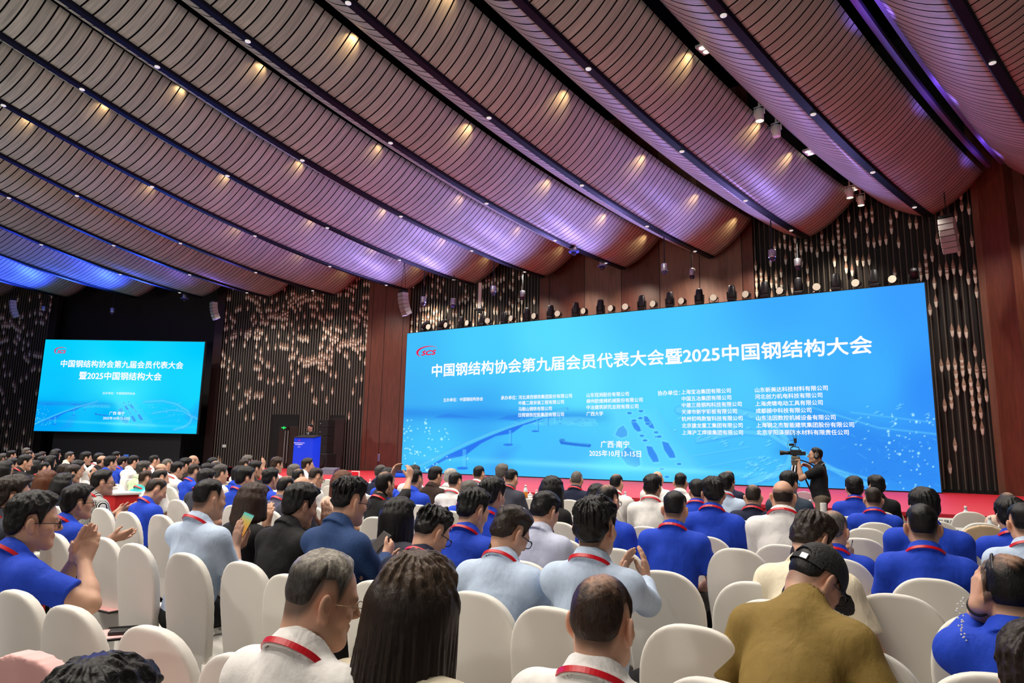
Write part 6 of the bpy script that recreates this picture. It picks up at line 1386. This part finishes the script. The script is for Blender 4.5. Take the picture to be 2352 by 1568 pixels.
# ------------------------------------------------------------------ tables of the front rows, cups, bottles, name cards
M_TOPC = mat('white_table_cloth', srgb(232, 230, 226), .7); M_NAVYC = mat('dark_navy_table_skirt', (.012, .016, .05), .8)
TA = np.array([.28, 12.45]); TB = TA+SCR_N[:2]*1.45; rzt = math.atan2(SCR_D[1], SCR_D[0]); NT = 0
def table(c, w, label):
    o = empty('banquet_table', (c[0], c[1], 0), rzt); tag(o, label, 'table', 'skirted front tables'); MB().bbox((0, 0, .735), (w, .52, .03), .008).build('tabletop', M_NAVYC, o)
    mb = MB(); n_ = 60; u = np.linspace(-w/2, w/2, n_); G = []
    for sy in (-1, 1): mb.grid(np.stack([np.stack([u, np.full(n_, sy*.255)+.008*np.sin(u*38), np.full(n_, z)], 1) for z in (.01, .72)], 0 if sy > 0 else 0))
    mb.build('table_skirt', M_NAVYC, o); return o
for k in range(-3, 6): table(TA+SCR_D*(k*1.85+.4), 1.82, 'dark skirted table in the front row, %s from the left' % ordinal[k+3])
for k in range(3, 5): table(TB+SCR_D*(k*1.85+.2), 1.82, 'dark skirted table of the second row at right, %s from the left' % ordinal[k-3])
def on_table(x, y, line): # place where the sight line through x crosses a table's middle line
    d = ray(x, y)[:2]; M_ = np.array([[d[0], -SCR_D[0]], [d[1], -SCR_D[1]]]); t = np.linalg.solve(M_, line)[0]; return np.array([d[0]*t, d[1]*t, .75])
M_PET = mat('clear_bottle_plastic', (.75, .8, .82), .08, spec=.7); M_ORL = mat('orange_bottle_label', srgb(226, 130, 30), .5); M_WHL = mat('white_bottle_label', srgb(235, 232, 240), .5); M_CUPM = mat('white_porcelain', srgb(240, 238, 232), .2)
BT = MB().lathe([(.0, 0), (.031, .0), (.033, .02), (.031, .08), (.033, .13), (.028, .165), (.013, .185), (.013, .2)], n=16, cap=False).mesh('bottle_body', M_PET, True); BC = MB().lathe([(.0155, .195), (.0155, .225), (.0, .226)], n=12).mesh('cap', M_WHITEP, True)
def bottle(p, label, lab, sc=1.0):
    o = empty('water_bottle', p, 0); o.scale = (sc, sc, sc); tag(o, label, 'bottle', 'bottles on the front tables'); link('bottle_body', BT, o); link('cap', BC, o)
    MB().lathe([(.0345, .035), (.0345, .12)], n=16, cap=False).build('bottle_label', lab, o, smooth=True)
def teacup(p, label, lid=True):
    o = empty('teacup', p, 0); tag(o, label, 'cup'); MB().lathe([(.0, .0), (.03, .002), (.042, .03), (.046, .09), (.043, .088), (.038, .03), (.0, .01)], n=20, cap=False).build('cup_body', M_CUPM, o, smooth=True)
    t = np.linspace(-1.3, 1.3, 12); MB().tube(np.stack([.042+np.cos(t)*.03, 0*t, .05+np.sin(t)*.03], 1), .006, 6).build('handle', M_CUPM, o, smooth=True)
    if lid: MB().lathe([(.049, .09), (.04, .105), (.012, .115), (.008, .125), (.012, .135), (0, .14)], n=20).build('lid', M_CUPM, o, smooth=True)
bottle(on_table(1207, 1137, TA), 'tall orange-labelled bottle left of the white teacup', M_ORL, 1.15); teacup(on_table(1217.5, 1140, TA), 'white lidded teacup between two bottles on the centre table'); bottle(on_table(1232, 1141, TA), 'small pale bottle right of the white teacup', M_WHL, .82)
bottle(on_table(1436, 1138, TA), 'orange-labelled bottle beside the white shirt with a bald spot', M_ORL); teacup(on_table(1449, 1142, TA), 'white teacup half hidden by the clapping white shirt, centre right', True)
bottle(on_table(1862, 1168, TA), 'bottle standing at the foot of the tripod', M_WHL, 1.05); teacup(on_table(1876, 1175, TA), 'white handled cup below the khaki trousers', False)
o = MB().lathe([(.0, 0), (.042, .0), (.042, .2), (.0, .2)], n=18).build('paper_roll', M_WHITEP, None, on_table(1892, 1178, TA), smooth=False); tag(o, 'white upright paper roll right of the handled cup', 'paper roll')
o = MB().box((0, 0, .006), (.3, .21, .012)).build('paper_folder', mat('pink_folder', srgb(240, 180, 178), .6), None, on_table(1856, 1180, TA), rot=(0, 0, rzt+.2)); tag(o, 'pink folder lying on the table left of the handled cup', 'folder')
bottle(on_table(2219, 1180, TA), 'clear bottle above the right-hand name card', M_WHL, 1.1); bottle(on_table(2235, 1182, TA), 'small white-capped bottle peeking over the farther empty chair', M_WHL, .8); bottle(on_table(2274, 1200, TB), 'orange-labelled bottle between the empty chairs at right', M_ORL, 1.0)
bottle(on_table(850, 1108, TA), 'orange-labelled bottle on the front table left of the dark suit', M_ORL); bottle(on_table(1010, 1108, TA), 'pale bottle beside the dark brown jacket', M_WHL, .9)
M_CARD = mat('white_name_card', srgb(238, 238, 232), .6); M_INK = mat('black_ink', (.01, .01, .01), .7)
def name_card(x0, x1, y, line, txt, label):
    p = on_table((x0+x1)/2, y, line)-np.append(SCR_N[:2], 0)*-.12; w = .235; o = empty('name_card', p, rzt); tag(o, label, 'name card', 'standing name cards'); h = .095
    mb = MB(); mb.add([[-w/2,-.04,0],[w/2,-.04,0],[w/2,0,h],[-w/2,0,h],[-w/2,.04,0],[w/2,.04,0]], [[0,1,2,3],[5,4,3,2]], [[0,3,4],[1,5,2]]); mb.build('card', M_CARD, o)
    me, v = text_mesh(txt, .012); lo, hi = v[:, :2].min(0), v[:, :2].max(0); k = w*.74/(hi[0]-lo[0]) if len(txt) > 2 else w*.5/(hi[0]-lo[0]); a = math.atan2(.04, h); uz = np.array([0, math.sin(a), math.cos(a)])
    Pt = ((v[:, 0]-(lo[0]+hi[0])/2)*k)[:, None]*np.array([1.0, 0, 0])+((v[:, 1]-(lo[1]+hi[1])/2)*k)[:, None]*uz+np.array([0, -.0205, h/2])+(-np.array([0, math.cos(a), -math.sin(a)]))*.0015
    me.vertices.foreach_set('co', Pt.astype(np.float32).ravel()); me.materials.clear(); me.materials.append(M_INK); me.update(); link('lettering', me, o)
name_card(2152, 2195, 1190, TA, '孙晓彦', 'white name card standing farthest back at right, above the other one'); name_card(2176, 2222, 1214, TB, '冯会会', 'white name card at right behind the empty chair, nearest of three'); name_card(2040, 2088, 1206, TB, '黎旭', 'white name card at right half hidden by the big blue polo')
# ------------------------------------------------------------------ things on and around the chairs at the left
M_PINK = mat('pink_folder', srgb(240, 180, 178), .6)
def folder(px, py, z, label, az, dark=False, sz=(.22, .31)):
    p = on_z(px, py, z); o = empty('folder', p, az2rz(az)); tag(o, label, 'folder'); MB().bbox((0, 0, 0), (sz[0]+.012, sz[1]+.012, .012), .003).build('back_cover', M_BLK, o); MB().box((0, 0, .0075), (*sz, .004)).build('front_sheet', M_PINK, o)
    me, v = text_mesh('会议手册', .0); lo, hi = v[:, :2].min(0), v[:, :2].max(0); return o
folder(262, 1458, .50, 'pink folder lying behind the third foreground chair', 60); o = MB().bbox((0, 0, 0), (.09, .16, .02), .006).tube([(-.05, -.09, .012), (-.05, .06, .012)], .006, 6).build('phone_case', M_BLK, None, on_z(287, 1449, .52), rot=(0, 0, -1.2)); tag(o, 'black phone wallet with a pen on the pink folder', 'phone case')
folder(118, 1297, .62, 'pink folder on the lap behind the clapping man in blue', 20); 
o = folder(283, 1392, .52, 'pink folder edge showing between the first two tall chairs', 30); o = folder(395, 1400, .46, 'pink folder between the second and third tall chairs', 30)
o = MB().bbox((0, 0, 0), (.16, .10, .03), .008).build('white_box', M_WHITEP, None, on_z(385, 1390, .50), rot=(0, 0, .5)); tag(o, 'pale box on a seat between the second and third tall chairs', 'box')
pf, i_ = who_is('straight black hair and glasses'); o = folder(856, 1212, .80, 'pink folder held upright left of the long straight black hair', 20); o.rotation_euler = (1.15, .2, -.3)
# red folding box with white rim beside the striped shirt
p = on_depth(262, 1160, 8.2); o = empty('exhibit_box', (p[0], p[1], 0), az2rz(30)); tag(o, 'red panel with white rims behind the striped shirt', 'panel'); MB().box((0, 0, .5), (.5, .28, 1.0)).build('panel', M_REDS, o); MB().bbox((0, 0, 1.0), (.54, .32, .03), .006).bbox((0, -.02, .72), (.52, .30, .03), .006).build('rim', M_WHITEP, o)
# pink cloth over a chair at the bottom left, beige jacket over a chair at right, pale grey jacket
def drape(px, py, az, label, m, drop, cat, name, w=.235, th=.06):
    p = on_z(px, py, .985); b = rotz(az2rz(az))@np.array([0, -.27, 0]); c = (p[0]-b[0], p[1]-b[1]); f = Field(axis(-.3, .3, .009), axis(-.42, -.12, .009), axis(.98-drop-.05, 1.05, .009)); X, Y, Z = f.pts((slice(None),)*3)
    n_ = 2/2.25; zz = np.maximum(Z-.70, 0)/.285; hwid = w*np.maximum(1-zz**2.25, 1e-4)**(1/2.25); yc = -.20-.13*np.clip(Z-.42, 0, 1)+.45*X*X; fold = .002*np.sin(X*40+Z*8)
    D = np.maximum(np.maximum(np.abs(X)-hwid-fold, np.abs(Y-yc)-th/2-fold), Z-.985); D = np.maximum(D, (.985-drop+.02*np.sin(X*21))-Z); f.D = (D*.8).astype(np.float32)+0*Y; V, Q = f.mesh()
    o = link(name, rawmesh(name, V, Q, None, [m], True), None, (c[0], c[1], 0), (0, 0, az2rz(az))); tag(o, label, cat); return c
c = drape(75, 1497, 26, 'soft pink cover over the chair back in the bottom left corner', mat('pink_cloth', srgb(246, 190, 186), .8, noise=.03, nscale=6), .42, 'chair cover', 'chair_cover'); chair(c[0], c[1], 26, 'white chair under the pink cover in the bottom left corner')
drape(2262, 1206, 27, 'beige jacket hung over the empty chair at right', mat('beige_jacket_cloth', srgb(214, 186, 150), .8, noise=.05, nscale=9, bump=.3, bscale=14), .40, 'jacket', 'jacket', .235, .07)
c = drape(1846, 1128, 30, 'pale grey-blue jacket over a chair beside the slate shirt', mat('pale_grey_jacket_cloth', srgb(176, 190, 200), .8, noise=.05, nscale=9), .45, 'jacket', 'jacket', .235, .07); chair(c[0], c[1], 30, 'white chair under the pale grey-blue jacket', False)
